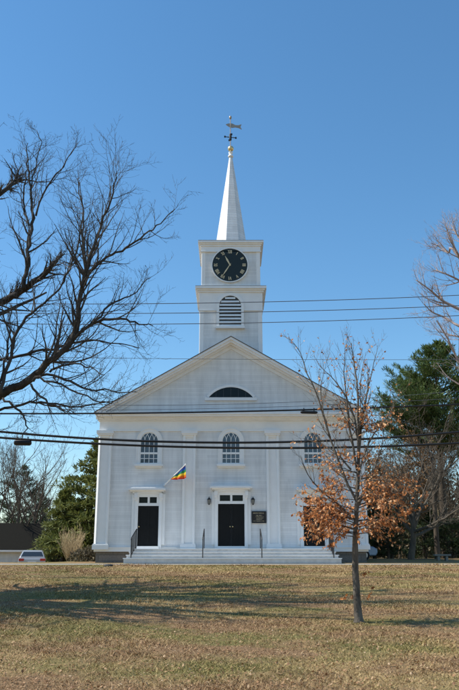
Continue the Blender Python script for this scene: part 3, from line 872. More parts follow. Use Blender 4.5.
# ------------------------------------------------------------------ trees
def rot_about(v, axis, ang): return Matrix.Rotation(ang, 3, axis) @ v
def rv(rn): return Vector((rn.uniform(-1, 1), rn.uniform(-1, 1), rn.uniform(-1, 1)))
class Tree:
    """branching skeleton; collects tubes in one builder, tips in a list"""
    def __init__(s, seed): s.r = random.Random(seed); s.tips = []; s.rcap = 9.
    def grow(s, mb, p, d, L, r, lev, up=.12, wig=.22, kids=6, spread=(30, 65), rmin=.005, shrink=.55, twist=1., droop=0., kstart=.2):
        rn = s.r
        n = max(3, min(9, int(L / .25) + 2))
        path, rad = [p.copy()], [r]
        d = d.normalized(); q = p.copy()
        for i in range(1, n + 1):
            d = (d + rv(rn) * wig + Vector((0, 0, up - droop * i / n))).normalized()
            q = q + d * (L / n)
            path.append(q.copy()); rad.append(max(rmin * .6, r * (1 - .78 * i / n)))
        mb.tube(path, rad, 8 if r > .08 else (5 if r > .025 else 3), cap=False)
        s.tips.append((path, lev))
        if lev <= 0: return
        s.kids(mb, path, rad, L, lev, kids, up, wig, spread, rmin, shrink, droop, kstart)
    def kids(s, mb, path, rad, L, lev, kids, up, wig, spread, rmin, shrink, droop=0., kstart=.2, lenf=None, sub=None):
        rn = s.r
        m = len(path) - 1
        for k in range(kids):
            t = kstart + (1 - kstart) * (k + rn.random()) / kids
            fi = min(t * m, m - .001); i = int(fi); f = fi - i
            q = path[i].lerp(path[i + 1], f); tg = (path[i + 1] - path[i]).normalized()
            ax = tg.cross(rv(rn))
            if ax.length < 1e-4: continue
            dd = rot_about(tg, ax.normalized(), R(rn.uniform(*spread)))
            r2 = max(rmin, (rad[i] * (1 - f) + rad[i + 1] * f) * rn.uniform(.45, .7))
            r2 = min(r2, s.rcap)
            L2 = (lenf if lenf else L * shrink) * rn.uniform(.55, 1.15) * (1.15 - .5 * t)
            s.grow(mb, q, dd, L2, r2, lev - 1, up, wig, sub if sub else max(2, int(kids * .75)), spread, rmin, shrink, 1., droop)
def smooth_path(pts, sub=4):
    out = []
    n = len(pts)
    for i in range(n - 1):
        p0, p1, p2, p3 = pts[max(i - 1, 0)], pts[i], pts[i + 1], pts[min(i + 2, n - 1)]
        for k in range(sub):
            t = k / sub
            out.append(.5 * ((2 * p1) + (p2 - p0) * t + (2 * p0 - 5 * p1 + 4 * p2 - p3) * t * t + (3 * p1 - p0 - 3 * p2 + p3) * t ** 3))
    out.append(pts[-1]); return out

def old_tree():
    T = Tree(11); rn = T.r
    X0, Y0 = -8.9, 19.6; z0 = gz(X0, Y0)
    t = thing('bare_tree', (X0, Y0, z0), 'large old bare tree with dark crooked limbs reaching over from the left edge', 'tree')
    fork = Vector((X0 + .25, Y0 - .1, z0 + 3.1))
    b = MB()
    path = [Vector((X0, Y0, z0 - .2)), Vector((X0, Y0, z0 + .25)), Vector((X0 + .05, Y0, z0 + 1.0)), Vector((X0 + .2, Y0 - .05, z0 + 2.2)), fork, fork + Vector((-.05, .05, 1.6)), fork + Vector((-.25, .05, 3.6)), fork + Vector((-.3, -.1, 6.2))]
    b.tube(smooth_path(path), [w for w in np.interp(np.linspace(0, 1, 29), [0, .10, .25, .6, 1], [.70, .56, .50, .40, .20])], 14)
    b.build('trunk', M['bark_old'], t, True)
    tw = MB()
    # limbs followed through the picture: (points, distances, widths in photo pixels, twig length)
    limbs = [
        ([(None), (-75, 437), (0, 396), (31, 379), (48, 362), (73, 340), (81, 295), (88, 264), (101, 228), (112, 192), (117, 171)], (19.6, 18.2, 17.6), [14, 12, 10.5, 9.5, 8, 7, 5.5, 4.5, 3, 2, 1], 1.5),
        ([(73, 340), (94, 323), (115, 319), (135, 322), (153, 326)], (18.2, 17.6), [5, 4, 3, 2.2, 1], 1.2),
        ([(94, 323), (108, 306), (130, 296), (150, 278)], (17.9, 18.6), [3, 2.4, 1.6, .9], .9),
        ([(85, 277), (103, 259), (121, 250), (140, 237), (157, 226), (175, 209)], (18.0, 17.4), [4, 3.4, 2.8, 2.2, 1.6, .8], 1.0),
        ([(81, 297), (85, 268), (83, 235), (82, 208), (77, 178)], (18.1, 18.8), [3.4, 3, 2.4, 1.8, .9], 1.0),
        ([(0, 360), (25, 354), (49, 350), (75, 343), (100, 341), (139, 348)], (19.4, 18.3), [3.6, 3.4, 3, 2.4, 1.8, .9], 1.1),
        ([(1, 394), (8, 365), (17, 330), (38, 308), (60, 290), (68, 272), (74, 250)], (18.5, 19.4), [5, 4.4, 3.8, 3, 2.4, 1.8, .9], 1.2),
        ([(-6, 398), (3, 370), (10, 340), (11, 305)], (18.6, 19.2), [3.4, 3, 2.2, 1.2], 1.1),
        ([(None), (-90, 370), (-40, 325), (0, 304), (22, 291), (45, 273), (57, 260)], (19.8, 20.4, 19.8), [15, 13, 11, 10, 8.5, 7.5, 5], .7),
        ([(24, 289), (27, 268), (28, 250), (33, 224), (31, 195), (28, 165), (28, 143)], (20.0, 20.6), [6.5, 5.5, 5, 4.4, 3.2, 2, .9], 1.2),
        ([(29, 225), (23, 207), (26, 180), (28, 160)], (20.2, 20.6), [3, 2.6, 2, 1], .8),
        ([(36, 216), (47, 186), (63, 166), (77, 143)], (20.2, 19.6), [3, 2.4, 1.6, .8], .9),
        ([(30, 190), (36, 165), (41, 142), (37, 130)], (20.4, 20.7), [2.4, 1.8, 1.2, .7], .7),
        ([(64, 282), (76, 252), (83, 208), (79, 180)], (18.6, 19.6), [2.8, 2.4, 1.8, .8], .9),
        ([(87, 272), (97, 246), (104, 226)], (18.1, 18.6), [2.6, 2.2, 1], .9),
        ([(None), (-130, 300), (-60, 232), (0, 194), (17, 176)], (20.3, 21.2, 21.4), [15, 13, 10, 6.5, 5], .8),
        ([(15, 180), (32, 181), (55, 183)], (21.3, 21.5), [3, 2, .8], .7),
        ([(22, 183), (18, 170), (12, 153)], (21.3, 21.4), [2, 1.6, .8], .3),
        ([(33, 381), (48, 374), (70, 382), (84, 387), (110, 391), (137, 392)], (18.1, 17.4), [4, 3.4, 3, 2.4, 1.6, .8], 1.0),
        ([(31, 384), (45, 401), (58, 407), (74, 413)], (18.1, 17.8), [3, 2.4, 1.8, .8], .8),
        ([(3, 398), (16, 409), (25, 419), (26, 430), (20, 440)], (18.4, 18.2), [3, 2.6, 2, 1.4, .8], .5),
        ([(50, 372), (62, 365), (85, 366), (105, 375)], (18.2, 17.2), [3, 2.4, 1.8, .8], .9),
        ([(0, 410), (30, 403), (55, 405), (90, 405), (120, 398)], (19.4, 18.6), [3.4, 2.8, 2.2, 1.6, .8], .8),
        ([(35, 377), (60, 385), (95, 400), (112, 404)], (17.9, 17.2), [2.8, 2.2, 1.5, .8], .8),
    ]
    for pts, ds, ws, tl in limbs:
        n = len(pts)
        P = []
        for i, q in enumerate(pts):
            Yd = float(np.interp(i / (n - 1), np.linspace(0, 1, len(ds)), ds))
            if q is None: P.append(fork + Vector((0, 0, .1 + .5 * (len(pts) % 3))))
            else: P.append(W(q[0], q[1], Yd + (rn.uniform(-.12, .12) if 0 < i else 0)))
        sub = 4
        path = smooth_path(P, sub)
        for i in range(1, len(path) - 1): path[i] = path[i] + rv(rn) * .04
        rad = [float(w) for w in np.interp(np.linspace(0, 1, len(path)), np.linspace(0, 1, n), ws)]
        rad = [max(.007, w * .5 * mpp(320, 18.8) * .80) for w in rad]
        b = MB(); b.tube(path, rad, 9 if ws[0] > 5 else 6); b.build('limb', M['bark_old'], t, True)
        Ltot = sum((path[i + 1] - path[i]).length for i in range(len(path) - 1))
        k = int(Ltot * 4.7)
        T.rcap = .033
        T.kids(tw, path, rad, Ltot, 3, k, .12, .19, (25, 66), .0036, .56, .0, .12 if pts[0] is not None else .35, tl * 1.25, 5)
    # the side of the crown away from the picture
    T.rcap = 9.
    for k in range(9):
        a = R(75 + 27 * k + rn.uniform(-8, 8)); el = R(rn.uniform(25, 65))
        d = Vector((math.cos(a) * math.cos(el), math.sin(a) * math.cos(el), math.sin(el)))
        b = MB(); T.grow(b, fork + Vector((0, 0, rn.uniform(0, .7))), d, rn.uniform(4.8, 6.4), .19, 3, .06, .16, 8, (28, 60), .008, .52)
        b.build('limb', M['bark_old'], t, True)
    for a, dx, dy, L, r0 in ((80, -1.0, .5, 13.6, .40), (74, -1.2, -1.5, 12.6, .34), (77, -1.0, 1.8, 12.6, .34), (70, -1.5, .2, 13.0, .34), (82, -1.0, -.7, 11.5, .30), (60, -1.6, -4.2, 8.5, .26), (60, -1.4, -2.8, 10, .26), (60, -.4, 3.6, 8.5, .26), (60, -1.2, -5.5, 6.5, .2), (60, -.8, 5.5, 8.5, .24), (60, -1.8, 2.6, 10, .26), (60, -2., -1.8, 10, .26)):
        b = MB(); el = R(a); q = fork + Vector((dx * .2, dy * .2, 0))
        T.grow(b, q, Vector((dx * .2, dy * .2, 1.0)), L, r0, 3, .03, .10, 9, (28, 65), .008, .42)
        b.build('limb', M['bark_old'], t, True)
    tw.build('twigs', M['bark_twig'], t)
old_tree()

def young_beech():
    T = Tree(23); rn = T.r
    YB = 14.4
    p = W(358.5, 621.5, YB); z0 = gz(p.x, YB)
    t = thing('young_beech', (p.x, YB, z0), 'slim young tree on the lawn still holding dry orange leaves', 'tree')
    pts = [(358.8, 625), (358.6, 618), (357.0, 600), (355.6, 575), (355.0, 550), (356.0, 525), (357.5, 490), (358.5, 455), (358.0, 420), (357.5, 390), (354, 362), (351, 343)]
    ws = [13.5, 8.8, 7.2, 6.7, 6.2, 4.9, 4.0, 3.2, 2.5, 1.9, 1.3, .7]
    path = smooth_path([W(a, c, YB) for a, c in pts], 3); path = [q + rv(rn) * .006 for q in path]
    rad = [w * .5 * mpp(520, YB) for w in np.interp(np.linspace(0, 1, len(path)), np.linspace(0, 1, len(ws)), ws)]
    b = MB(); b.tube(path, rad, 10); b.build('trunk', M['bark_beech'], t, True)
    bm = MB(); lf = MB()
    def leaves(pa, dens, L0=.075, t0=.2):
        m = len(pa) - 1
        Ltot = sum((pa[i + 1] - pa[i]).length for i in range(m))
        for k in range(int(Ltot * dens + rn.random())):
            tt = t0 + (1 - t0) * rn.random(); fi = min(tt * m, m - .001); i = int(fi)
            q = pa[i].lerp(pa[i + 1], fi - i); tg = (pa[i + 1] - pa[i]).normalized()
            ax = (tg * .5 + rv(rn) * .8 + Vector((0, 0, -.45))).normalized()
            L = L0 * rn.uniform(.5, 1.35)
            lf.leaf(q + rv(rn) * .02, ax, rv(rn), L, L * rn.uniform(.26, .36))
    # long upright whips
    whips = [([(356, 500), (345, 478), (331, 440), (317, 395), (307, 374), (300, 352), (289, 338)], 2.7, 8), ([(358, 460), (361, 430), (366, 400), (370, 380), (378, 345)], 3.0, 16),
             ([(357, 470), (350, 430), (347, 400), (344, 372), (346, 345)], 2.6, 8), ([(355, 520), (340, 506), (320, 490), (308, 474), (300, 455)], 2.4, 8),
             ([(358, 440), (352, 410), (338, 385), (322, 368), (313, 355)], 2.0, 7), ([(357, 480), (366, 450), (378, 428), (389, 415), (396, 398)], 2.2, 12),
             ([(356, 510), (370, 480), (381, 450), (384, 425)], 2.4, 16), ([(330, 438), (322, 405), (322, 380), (330, 352)], 1.6, 4),
             ([(362, 428), (360, 395), (362, 370), (366, 352)], 1.5, 20), ([(351, 470), (335, 452), (318, 444), (303, 438)], 2., 16)]
    for q, w, dn in whips:
        n = len(q); dy = rn.uniform(-.5, .5)
        pa = smooth_path([W(a, c, YB + dy * i / (n - 1)) for i, (a, c) in enumerate(q)], 4)
        pa = [z + rv(rn) * .008 for z in pa]
        ra = [max(.0035, w * .5 * mpp(450, YB) * (1 - .88 * i / (len(pa) - 1))) for i in range(len(pa))]
        b = MB(); b.tube(pa, ra, 6); b.build('branch', M['bark_beech'], t, True)
        L = sum((pa[i + 1] - pa[i]).length for i in range(len(pa) - 1))
        T.tips = []
        T.kids(bm, pa, ra, L, 2, int(L * 8), .16, .10, (22, 48), .0026, .5, 0, .12, .62, 5)
        for tp, lev in T.tips: leaves(tp, dn * .2, .06)
    # level sprays that keep their leaves: (start row, azimuth, length px, rise, leaf density)
    sp = []
    for k in range(54):
        row = rn.choice([rn.uniform(498, 534), rn.uniform(470, 525), rn.uniform(430, 500), rn.uniform(400, 480)])
        az = rn.uniform(0, 2 * math.pi)
        f = np.interp(row, [370, 420, 470, 510, 545], [.34, .62, .80, .88, .70])
        sp.append((row, az, f * rn.uniform(.55, 1.08)))
    sp += [(536, math.pi, .80), (530, math.pi - .3, .86), (520, math.pi + .35, .84), (533, .15, .72), (527, 0.3, .75), (520, -.3, .82), (505, .1, .78), (530, -.6, .7), (516, math.pi, .8), (505, .05, .98), (498, -.1, 1.02), (512, .2, .95), (508, -.35, .95), (526, math.pi + .7, .8), (526, -.9, .7), (512, math.pi - .15, .72), (500, math.pi + .1, .6), (532, math.pi + .2, .8)]
    for row, az, Lf in sp:
        tt = np.interp(row, [343, 362, 390, 420, 455, 490, 525, 550], [1, .91, .82, .73, .64, .545, .455, .365])
        fi = tt * (len(path) - 1); i = min(int(fi), len(path) - 2)
        q = path[i].lerp(path[i + 1], fi - i)
        d = Vector((math.cos(az), math.sin(az), rn.uniform(.0, .35)))
        T.tips = []
        right = math.cos(az)
        T.grow(bm, q, d, Lf * 1.12, (.0095 + .004 * Lf), 2, .03, .10, 7, (25, 55), .003, .48, 1., .06)
        dn = float(np.interp(row, [375, 430, 480, 505, 525], [4, 6, 9, 15, 20])) * rn.choice((.3, .7, 1.1, 1.3))
        for tp, lev in T.tips: leaves(tp, dn * (1.0 if lev < 2 else .5), .063, .15 if lev < 2 else .5)
    T.rcap = .006; T.tips = []
    T.kids(bm, path[len(path) // 2 + 4:], rad[len(path) // 2 + 4:], 2.6, 2, 22, .16, .10, (22, 48), .0026, .5, 0, .15, .6, 4)
    for tp, lev in T.tips: leaves(tp, 1.6, .06)
    T.rcap = 9.
    # two sprigs low on the trunk
    for row, az in ((588, math.pi), (572, .2), (592, .4)):
        i = 6 if row > 580 else 9
        T.tips = []; T.grow(bm, path[i], Vector((math.cos(az), -.3, .35)), .28, .005, 1, .0, .12, 3, (25, 50), .003, .5)
        for tp, lev in T.tips: leaves(tp, 18)
    bm.build('twigs', M['bark_beech'], t); lf.build('foliage', M['beech_leaf'], t)
young_beech()

def bare(name, px, py, Y, h, lab, mat, seed, trunk_r, lean=(0, 0), fork=.3, nlimb=7, tilt=(20, 60), kids=7, lev=3, rmin=.008, group=None, x=None, leaf=None, up=.08, depth_z=None):
    T = Tree(seed); rn = T.r
    X = W(px, py, Y).x if x is None else x
    z0 = gz(X, Y) if depth_z is None else depth_z
    t = thing(name, (X, Y, z0), lab, 'tree', group)
    b = MB(); zf = z0 + h * fork
    top = Vector((X + lean[0], Y + lean[1], z0 + h * min(.75, fork + .25)))
    path = smooth_path([Vector((X, Y, z0 - .2)), Vector((X, Y, z0 + .15)), Vector((X + lean[0] * .4 + rn.uniform(-.1, .1), Y, (z0 + zf) / 2)), Vector((X + lean[0] * .7, Y + lean[1] * .7, zf)), top], 4)
    rad = [float(v) for v in np.interp(np.linspace(0, 1, len(path)), [0, .15, .7, 1], [trunk_r * 1.4, trunk_r, trunk_r * .72, trunk_r * .32])]
    b.tube(path, rad, 10); b.build('trunk', mat, t, True)
    c = MB()
    for k in range(nlimb):
        f = .62 + .38 * k / nlimb
        fi = f * (len(path) - 1); i = min(int(fi), len(path) - 2); q = path[i].lerp(path[i + 1], fi - i)
        a = 2.4 * k + rn.uniform(-.4, .4); el = R(90 - rn.uniform(*tilt))
        d = Vector((math.cos(a) * math.cos(el), math.sin(a) * math.cos(el), math.sin(el)))
        T.grow(c, q, d, h * (1 - fork) * rn.uniform(.62, .9), rad[i] * .62, lev, up, .17, kids, (25, 58), rmin, .5)
    c.build('branches', mat, t)
    if leaf:
        l = MB()
        for tp, lv in T.tips:
            if lv > 1: continue
            for k in range(leaf[1]):
                q = rn.choice(tp) + rv(rn) * .12
                L = leaf[2] * rn.uniform(.6, 1.3); l.leaf(q, rv(rn).normalized(), rv(rn), L, L * .35)
        l.build('foliage', leaf[0], t)
    return t

def conifer(name, px, Y, z_top, h_base, rmax, lab, mat, seed, n=26, leafL=.34, dens=16, x=None, group=None, shape='pine', topx=0., bmat='bark_brown', wf=.10):
    rn = random.Random(seed)
    X = W(px, 540, Y).x if x is None else x
    z0 = gz(X, Y); H = z_top - z0
    t = thing(name, (X, Y, z0), lab, 'tree', group)
    b = MB(); rr = .016 * H + .06
    path = [Vector((X + topx * f * f + rn.uniform(-.05, .05), Y + rn.uniform(-.05, .05), z0 - .2 + (H + .2) * f)) for f in (0, .05, .25, .5, .75, .97)]
    b.tube(path, [rr * 1.35, rr, rr * .85, rr * .6, rr * .32, .02], 9); b.build('trunk', M[bmat], t, True)
    br = MB(); lf = MB()
    def needles(q, d, k, L0):
        for _ in range(k):
            ax = (d * rn.uniform(.3, 1.0) + rv(rn) * .6 + Vector((0, 0, .22))).normalized()
            L = L0 * rn.uniform(.6, 1.25)
            lf.leaf(q + rv(rn) * (.10 * L0 / .34), ax, Vector((rn.uniform(-.6, .6), rn.uniform(-.6, .6), 1)), L, L * wf)
    for k in range(n):
        f = h_base / H + (1 - h_base / H) * ((k + rn.random() * .8) / n)
        z = z0 + H * f; u = (f - h_base / H) / (1 - h_base / H)
        if shape == 'pine': L = rmax * (1.0 - u ** 1.6) * rn.uniform(.55, 1.12) + .35; el = rn.uniform(-.08, .28) + .3 * u; m_ = 3
        elif shape == 'cone': L = rmax * (1 - u) ** .85 * rn.uniform(.72, 1.1) + .2; el = rn.uniform(-.2, .15) + .25 * u; m_ = 4
        else: L = rmax * math.sqrt(max(.05, 1 - (2 * u - .7) ** 2 / 1.7)) * rn.uniform(.7, 1.1); el = rn.uniform(.1, .6); m_ = 4
        for j in range(m_):
            a = rn.uniform(0, 2 * math.pi)
            d = Vector((math.cos(a), math.sin(a), el)).normalized(); Lb = L * rn.uniform(.75, 1.1)
            q = Vector((X + topx * f * f, Y, z)); pa = [q.copy()]
            ns = max(3, int(Lb / .45) + 1)
            for i in range(ns):
                d = (d + rv(rn) * .10 + Vector((0, 0, (.05 if shape == 'pine' else -.02)))).normalized()
                q = q + d * (Lb / ns); pa.append(q.copy())
                w = (i + 1) / ns
                if w > .25:
                    side = d.cross(Vector((0, 0, 1))).normalized()
                    for s in (-1, 1):
                        sl = Lb * .30 * (1.15 - w * .7) * rn.uniform(.5, 1.1)
                        e = (d * .7 + side * s * .8 + rv(rn) * .25).normalized()
                        nn = max(1, int(sl / .28))
                        for g in range(nn):
                            needles(q + e * (sl * (g + 1) / nn), e, max(2, int(dens * .22)), leafL)
                        br.tube([q, q + e * sl], [.012, .005], 3, False)
                    needles(q, d, max(2, int(dens * .3)), leafL)
            br.tube(pa, [max(.008, .012 * Lb * (1 - .8 * i / ns) + .006) for i in range(ns + 1)], 4, False)
    br.build('branches', M[bmat], t); lf.build('foliage', mat, t)
    return t

# right side, high budding twigs over the wires
bare('budding_tree', 520, 500, 31, 13.5, 'tall bare tree with fine reddish budding twigs at the right edge of the sky', M['bark_red'], 71, .26, (-.3, 0), .30, 8, (15, 70), 6, 3, .006, None, x=13.8)
def budding_limbs():
    t = bpy.data.objects['budding_tree']; T = Tree(72); rn = T.r; tw = MB()
    for pts, w in (([(462, 262), (448, 253), (438, 246), (431, 243)], 3), ([(500, 330), (459, 309), (443, 301), (430, 290), (416, 280)], 5), ([(495, 340), (459, 326), (446, 318), (432, 312), (424, 304)], 4),
                   ([(480, 265), (459, 238), (452, 226)], 4), ([(490, 300), (462, 282), (446, 274), (436, 270)], 4), ([(490, 350), (462, 338), (447, 334), (436, 330)], 3), ([(480, 285), (459, 256), (450, 238), (446, 226)], 4)):
        P = [Vector((13.7, 31, t.location.z + 5.5))] + [W(a, c, 31 + rn.uniform(-.6, .6)) for a, c in pts]
        pa = smooth_path(P, 4); n = len(pa)
        ra = [max(.010, w * .5 * mpp(290, 31) * (.95 - .8 * i / n)) for i in range(n)]
        b = MB(); b.tube(pa, ra, 6); b.build('limb', M['bark_red'], t, True)
        T.kids(tw, pa, ra, 6, 3, 12, .12, .14, (25, 60), .0036, .5, 0., .45, 1.5, 6)
    tw.build('twigs', M['bark_red'], t)
budding_limbs()
# right side background
zt = W(448, 347, 58).z
conifer('white_pine', 446, 58, zt, 7.4, 6.0, 'tall dark green pine with level plated boughs right of the church', M['pine'], 31, 46, .40, 56, topx=.3, wf=.085)
bare('gnarled_tree', 411, 556, 49, 7.6, 'squat gnarled tree with a thick pale trunk and crooked bare boughs right of the church', M['bark_grey'], 5, .24, (.35, -.1), .26, 11, (25, 78), 9, 3, .008)
bare('slender_tree', 437.5, 556, 52, 10.5, 'straight slender trunked bare tree standing right of the gnarled tree', M['bark_brown'], 9, .20, (.1, 0), .42, 9, (20, 65), 7, 3, .009)
bare('brown_leafed_oak', 392, 556, 56, 8.6, 'small bare tree with a few faded brown leaves behind the orange-leaved tree', M['bark_brown'], 15, .13, (.2, 0), .22, 11, (20, 75), 8, 3, .008, leaf=(M['rust_leaf'], 4, .15))
conifer('dark_evergreen_bush', 388, 54, W(388, 512, 54).z, .1, 1.5, 'round dark evergreen bush beside the parked pale car right of the church', M['darkgreen'], 41, 24, .25, 32, shape='bush')
conifer('dark_evergreen_bush', 374, 57, W(374, 478, 57).z, .2, 1.6, 'tall dark evergreen close behind the right corner of the church', M['darkgreen'], 42, 32, .28, 32, shape='cone')
conifer('dark_evergreen_bush', 452, 56, W(452, 522, 56).z, .1, 1.7, 'low dark evergreen bush behind the stone bench at the right edge', M['darkgreen'], 43, 22, .25, 32, shape='bush')
conifer('dark_evergreen_bush', 424, 60, W(424, 505, 60).z, .1, 1.7, 'dark evergreen between the gnarled tree and the straight slender trunk', M['darkgreen'], 44, 26, .28, 32, shape='cone')
bg = [(400, 66, 11.5, 'bark_brown', 61, 'thin bare tree in the woods directly left of the tall pine'), (424, 68, 12.5, 'bark_grey', 62, 'thin bare tree in the woods showing through the tall pine boughs'),
      (452, 64, 9.5, 'bark_brown', 63, 'thin bare tree in the woods at the far right edge'), (478, 62, 11, 'bark_brown', 64, 'thin bare tree in the woods beyond the right edge of view'), (382, 72, 9, 'bark_grey', 65, 'thin bare tree in the woods just right of the church eave')]
for px, Y, h, mt, sd, lb in bg:
    bare('woodland_tree', px, 556, Y, h, lb, M[mt], sd, .14, (.2, 0), .24, 11, (15, 65), 8, 3, .010, 'bare trees in the woods right of the church')

# left side background
conifer('olive_evergreen', 99, 55, W(99, 440, 55).z, .5, 4.9, 'broad olive green evergreen against the left corner of the church', M['spruce'], 51, 54, .40, 32, shape='cone', wf=.15)
conifer('olive_evergreen', 63, 54, W(66, 492, 54).z, .2, 2.3, 'smaller olive green evergreen behind the dry tan shrub', M['spruce'], 52, 32, .32, 28, shape='cone', wf=.15)
conifer('far_pine', 17, 78, W(17, 468, 78).z, 2.0, 3.8, 'dark pine rising behind the garage roof at the left edge', M['darkgreen'], 53, 22, .42, 26)
conifer('far_pine', 36, 84, W(36, 496, 84).z, 1.0, 3.0, 'lower dark pine behind the right end of the garage roof', M['darkgreen'], 54, 22, .42, 26)
lt = [(-8, 66, 13.0, 'bark_brown', 81, 'grey bare tree behind the garage at the left edge of view'), (14, 70, 13.2, 'bark_grey', 82, 'grey bare tree behind the middle of the garage roof'), (30, 64, 10.0, 'bark_brown', 83, 'smaller grey bare tree leaning right behind the garage end'), (48, 80, 8, 'bark_grey', 84, 'low grey bare tree between the garage and the olive evergreens')]
for px, Y, h, mt, sd, lb in lt:
    bare('grey_bare_tree', px, 540, Y, h, lb, M[mt], sd, .17, (.3, 0), .28, 10, (12, 60), 7, 3, .010, 'bare trees behind the garage')

def shrub(name, px, py_top, Y, rad, lab, mat, seed, n=60, x=None):
    rn = random.Random(seed); T = Tree(seed)
    X = W(px, 550, Y).x; z0 = gz(X, Y); h = W(px, py_top, Y).z - z0
    t = thing(name, (X, Y, z0), lab, 'shrub')
    b = MB()
    for k in range(n):
        a = rn.uniform(0, 2 * math.pi); s = rn.random() ** .5
        d = Vector((math.cos(a) * s * rad / h, math.sin(a) * s * rad / h, 1))
        T.grow(b, Vector((X + .15 * math.cos(a) * s, Y + .15 * math.sin(a) * s, z0 - .05)), d, h * rn.uniform(.6, 1.05) * d.length * .9, .018, 2, .05, .08, 4, (12, 35), .007, .4)
    b.build('stems', mat, t)
shrub('dry_shrub', 71, 528, 46, 1.0, 'dry tan leafless shrub in front of the olive evergreens', M['bark_tan'], 5, 70)
def brushheap(px, top, Y, rad, lab, seed):
    rn = random.Random(seed); X = W(px, 550, Y).x; z0 = gz(X, Y); h = W(px, top, Y).z - z0
    t = thing('foundation_shrub', (X, Y, z0), lab, 'shrub', 'low shrubs by the church foundation')
    l = MB(); s = MB()
    for k in range(900):
        a = rn.uniform(0, 6.283); rr = rad * rn.random() ** .5; z = z0 + h * (1 - (rr / rad) ** 2) * rn.random() ** .6
        L = rn.uniform(.08, .18); l.leaf(Vector((X + rr * math.cos(a), Y + rr * math.sin(a) * .7, z)), rv(rn).normalized(), rv(rn), L, L * .3)
    for k in range(40):
        a = rn.uniform(0, 6.283); s.bar((X, Y, z0 - .03), (X + rad * .8 * math.cos(a), Y + rad * .5 * math.sin(a), z0 + h * rn.uniform(.4, .9)), .012, 3)
    s.build('stems', M['bark_brown'], t); l.build('foliage', M['brush'], t)
brushheap(88.5, 545, 43, .75, 'low brown leafless shrub at the left corner of the church foundation', 8)
brushheap(81.0, 549, 44.5, .8, 'low brown shrub a step left of the foundation corner shrub', 9)

def woods():
    rn = random.Random(77); l = MB(); s = MB()
    bands = [(150, -75, -8, 90, 118, 3.5, 7.0), (170, 6, 75, 92, 122, 4, 8), (210, 8, 50, 71, 84, 4.0, 9.5), (110, -34, -9, 72, 86, 2.0, 4.2)]
    for cnt, xa, xb, ya, yb, ha, hb in bands:
        for k in range(cnt):
            X = rn.uniform(xa, xb); Y = rn.uniform(ya, yb)
            z0 = gz(X, Y); h = rn.uniform(ha, hb)
            s.tube([Vector((X, Y, z0 - .2)), Vector((X + rn.uniform(-.4, .4), Y, z0 + h))], [.12, .03], 5, False)
            for j in range(120):
                f = rn.random() ** 1.25; a = rn.uniform(0, 6.283); rr = 1.9 * (1 - f * .6) * rn.random() ** .5
                L = rn.uniform(.3, .8); l.leaf(Vector((X + rr * math.cos(a), Y + rr * math.sin(a), z0 + h * f)), (rv(rn) + Vector((0, 0, .5))).normalized(), rv(rn), L, L * .2)
    o = len(l.v); l.v += s.v; l.f += [tuple(i + o for i in f) for f in s.f]
    w = l.build('distant_woods', M['brush']); tag(w, 'far-off low brown woods along the horizon behind the church', 'woods', None, 'stuff')
woods()

# ------------------------------------------------------------------ garage, cars, bench, stone
def garage():
    Yg = 61.0
    xr, ze = F(40.5, 547.0, Yg); zr = F(20, 524.5, Yg + 2.6)[1]
    xl = xr - 11; z0 = .6
    rot = R(5)
    t = thing('garage', (xr, Yg, z0), 'low white garage with a dark shingled roof at the left edge', 'garage')
    b = MB(); b.box(xl, xr, Yg, Yg + 5.2, z0 - .1, ze); b.prism([(xl, ze), (xr, ze), (xr, ze + .01), (xl, ze + .01)], Yg, Yg + 5.2)
    for x in (xl, xr - .12):
        o = [(x, Yg + .02, ze), (x, Yg + 5.18, ze), (x, Yg + 2.6, zr - .08), (x + .12, Yg + .02, ze), (x + .12, Yg + 5.18, ze), (x + .12, Yg + 2.6, zr - .08)]
        b.add(o, [(0, 2, 1), (3, 4, 5), (0, 3, 5, 2), (2, 5, 4, 1)])
    b.build('wall', M['garage'], t)
    b = MB()
    for s in (-1, 1):
        y0, y1 = Yg + 2.6, Yg + 2.6 + s * 3.0
        zl = ze - (zr - ze) * .4 / 2.6
        q = [(xl - .3, y0, zr), (xr + .3, y0, zr), (xr + .3, y1, zl), (xl - .3, y1, zl)]
        q2 = [(a, c, e + .09) for a, c, e in q]
        f = [(0, 1, 2, 3), (7, 6, 5, 4), (0, 4, 5, 1), (1, 5, 6, 2), (2, 6, 7, 3), (3, 7, 4, 0)]
        b.add(q + q2, f if s > 0 else [tuple(reversed(k)) for k in f])
    b.build('roof', M['groof'], t)
    b = MB(); b.box(xl - .3, xr + .31, Yg - .43, Yg - .402, ze - (zr - ze) * .4 / 2.6 - .1, ze - (zr - ze) * .4 / 2.6 + .05)
    for s in (-1, 1):
        y0, y1 = Yg + 2.6, Yg + 2.6 + s * 3.0
        zl = ze - (zr - ze) * .4 / 2.6
        b.add([(xr + .302, y0, zr - .1), (xr + .302, y1, zl - .1), (xr + .302, y1, zl + .08), (xr + .302, y0, zr + .08), (xr + .33, y0, zr - .1), (xr + .33, y1, zl - .1), (xr + .33, y1, zl + .08), (xr + .33, y0, zr + .08)],
              [(0, 1, 2, 3), (7, 6, 5, 4), (0, 4, 5, 1), (1, 5, 6, 2), (2, 6, 7, 3), (3, 7, 4, 0)])
    b.build('fascia', M['trim'], t)
    t.rotation_euler = (0, 0, R(14))
garage()

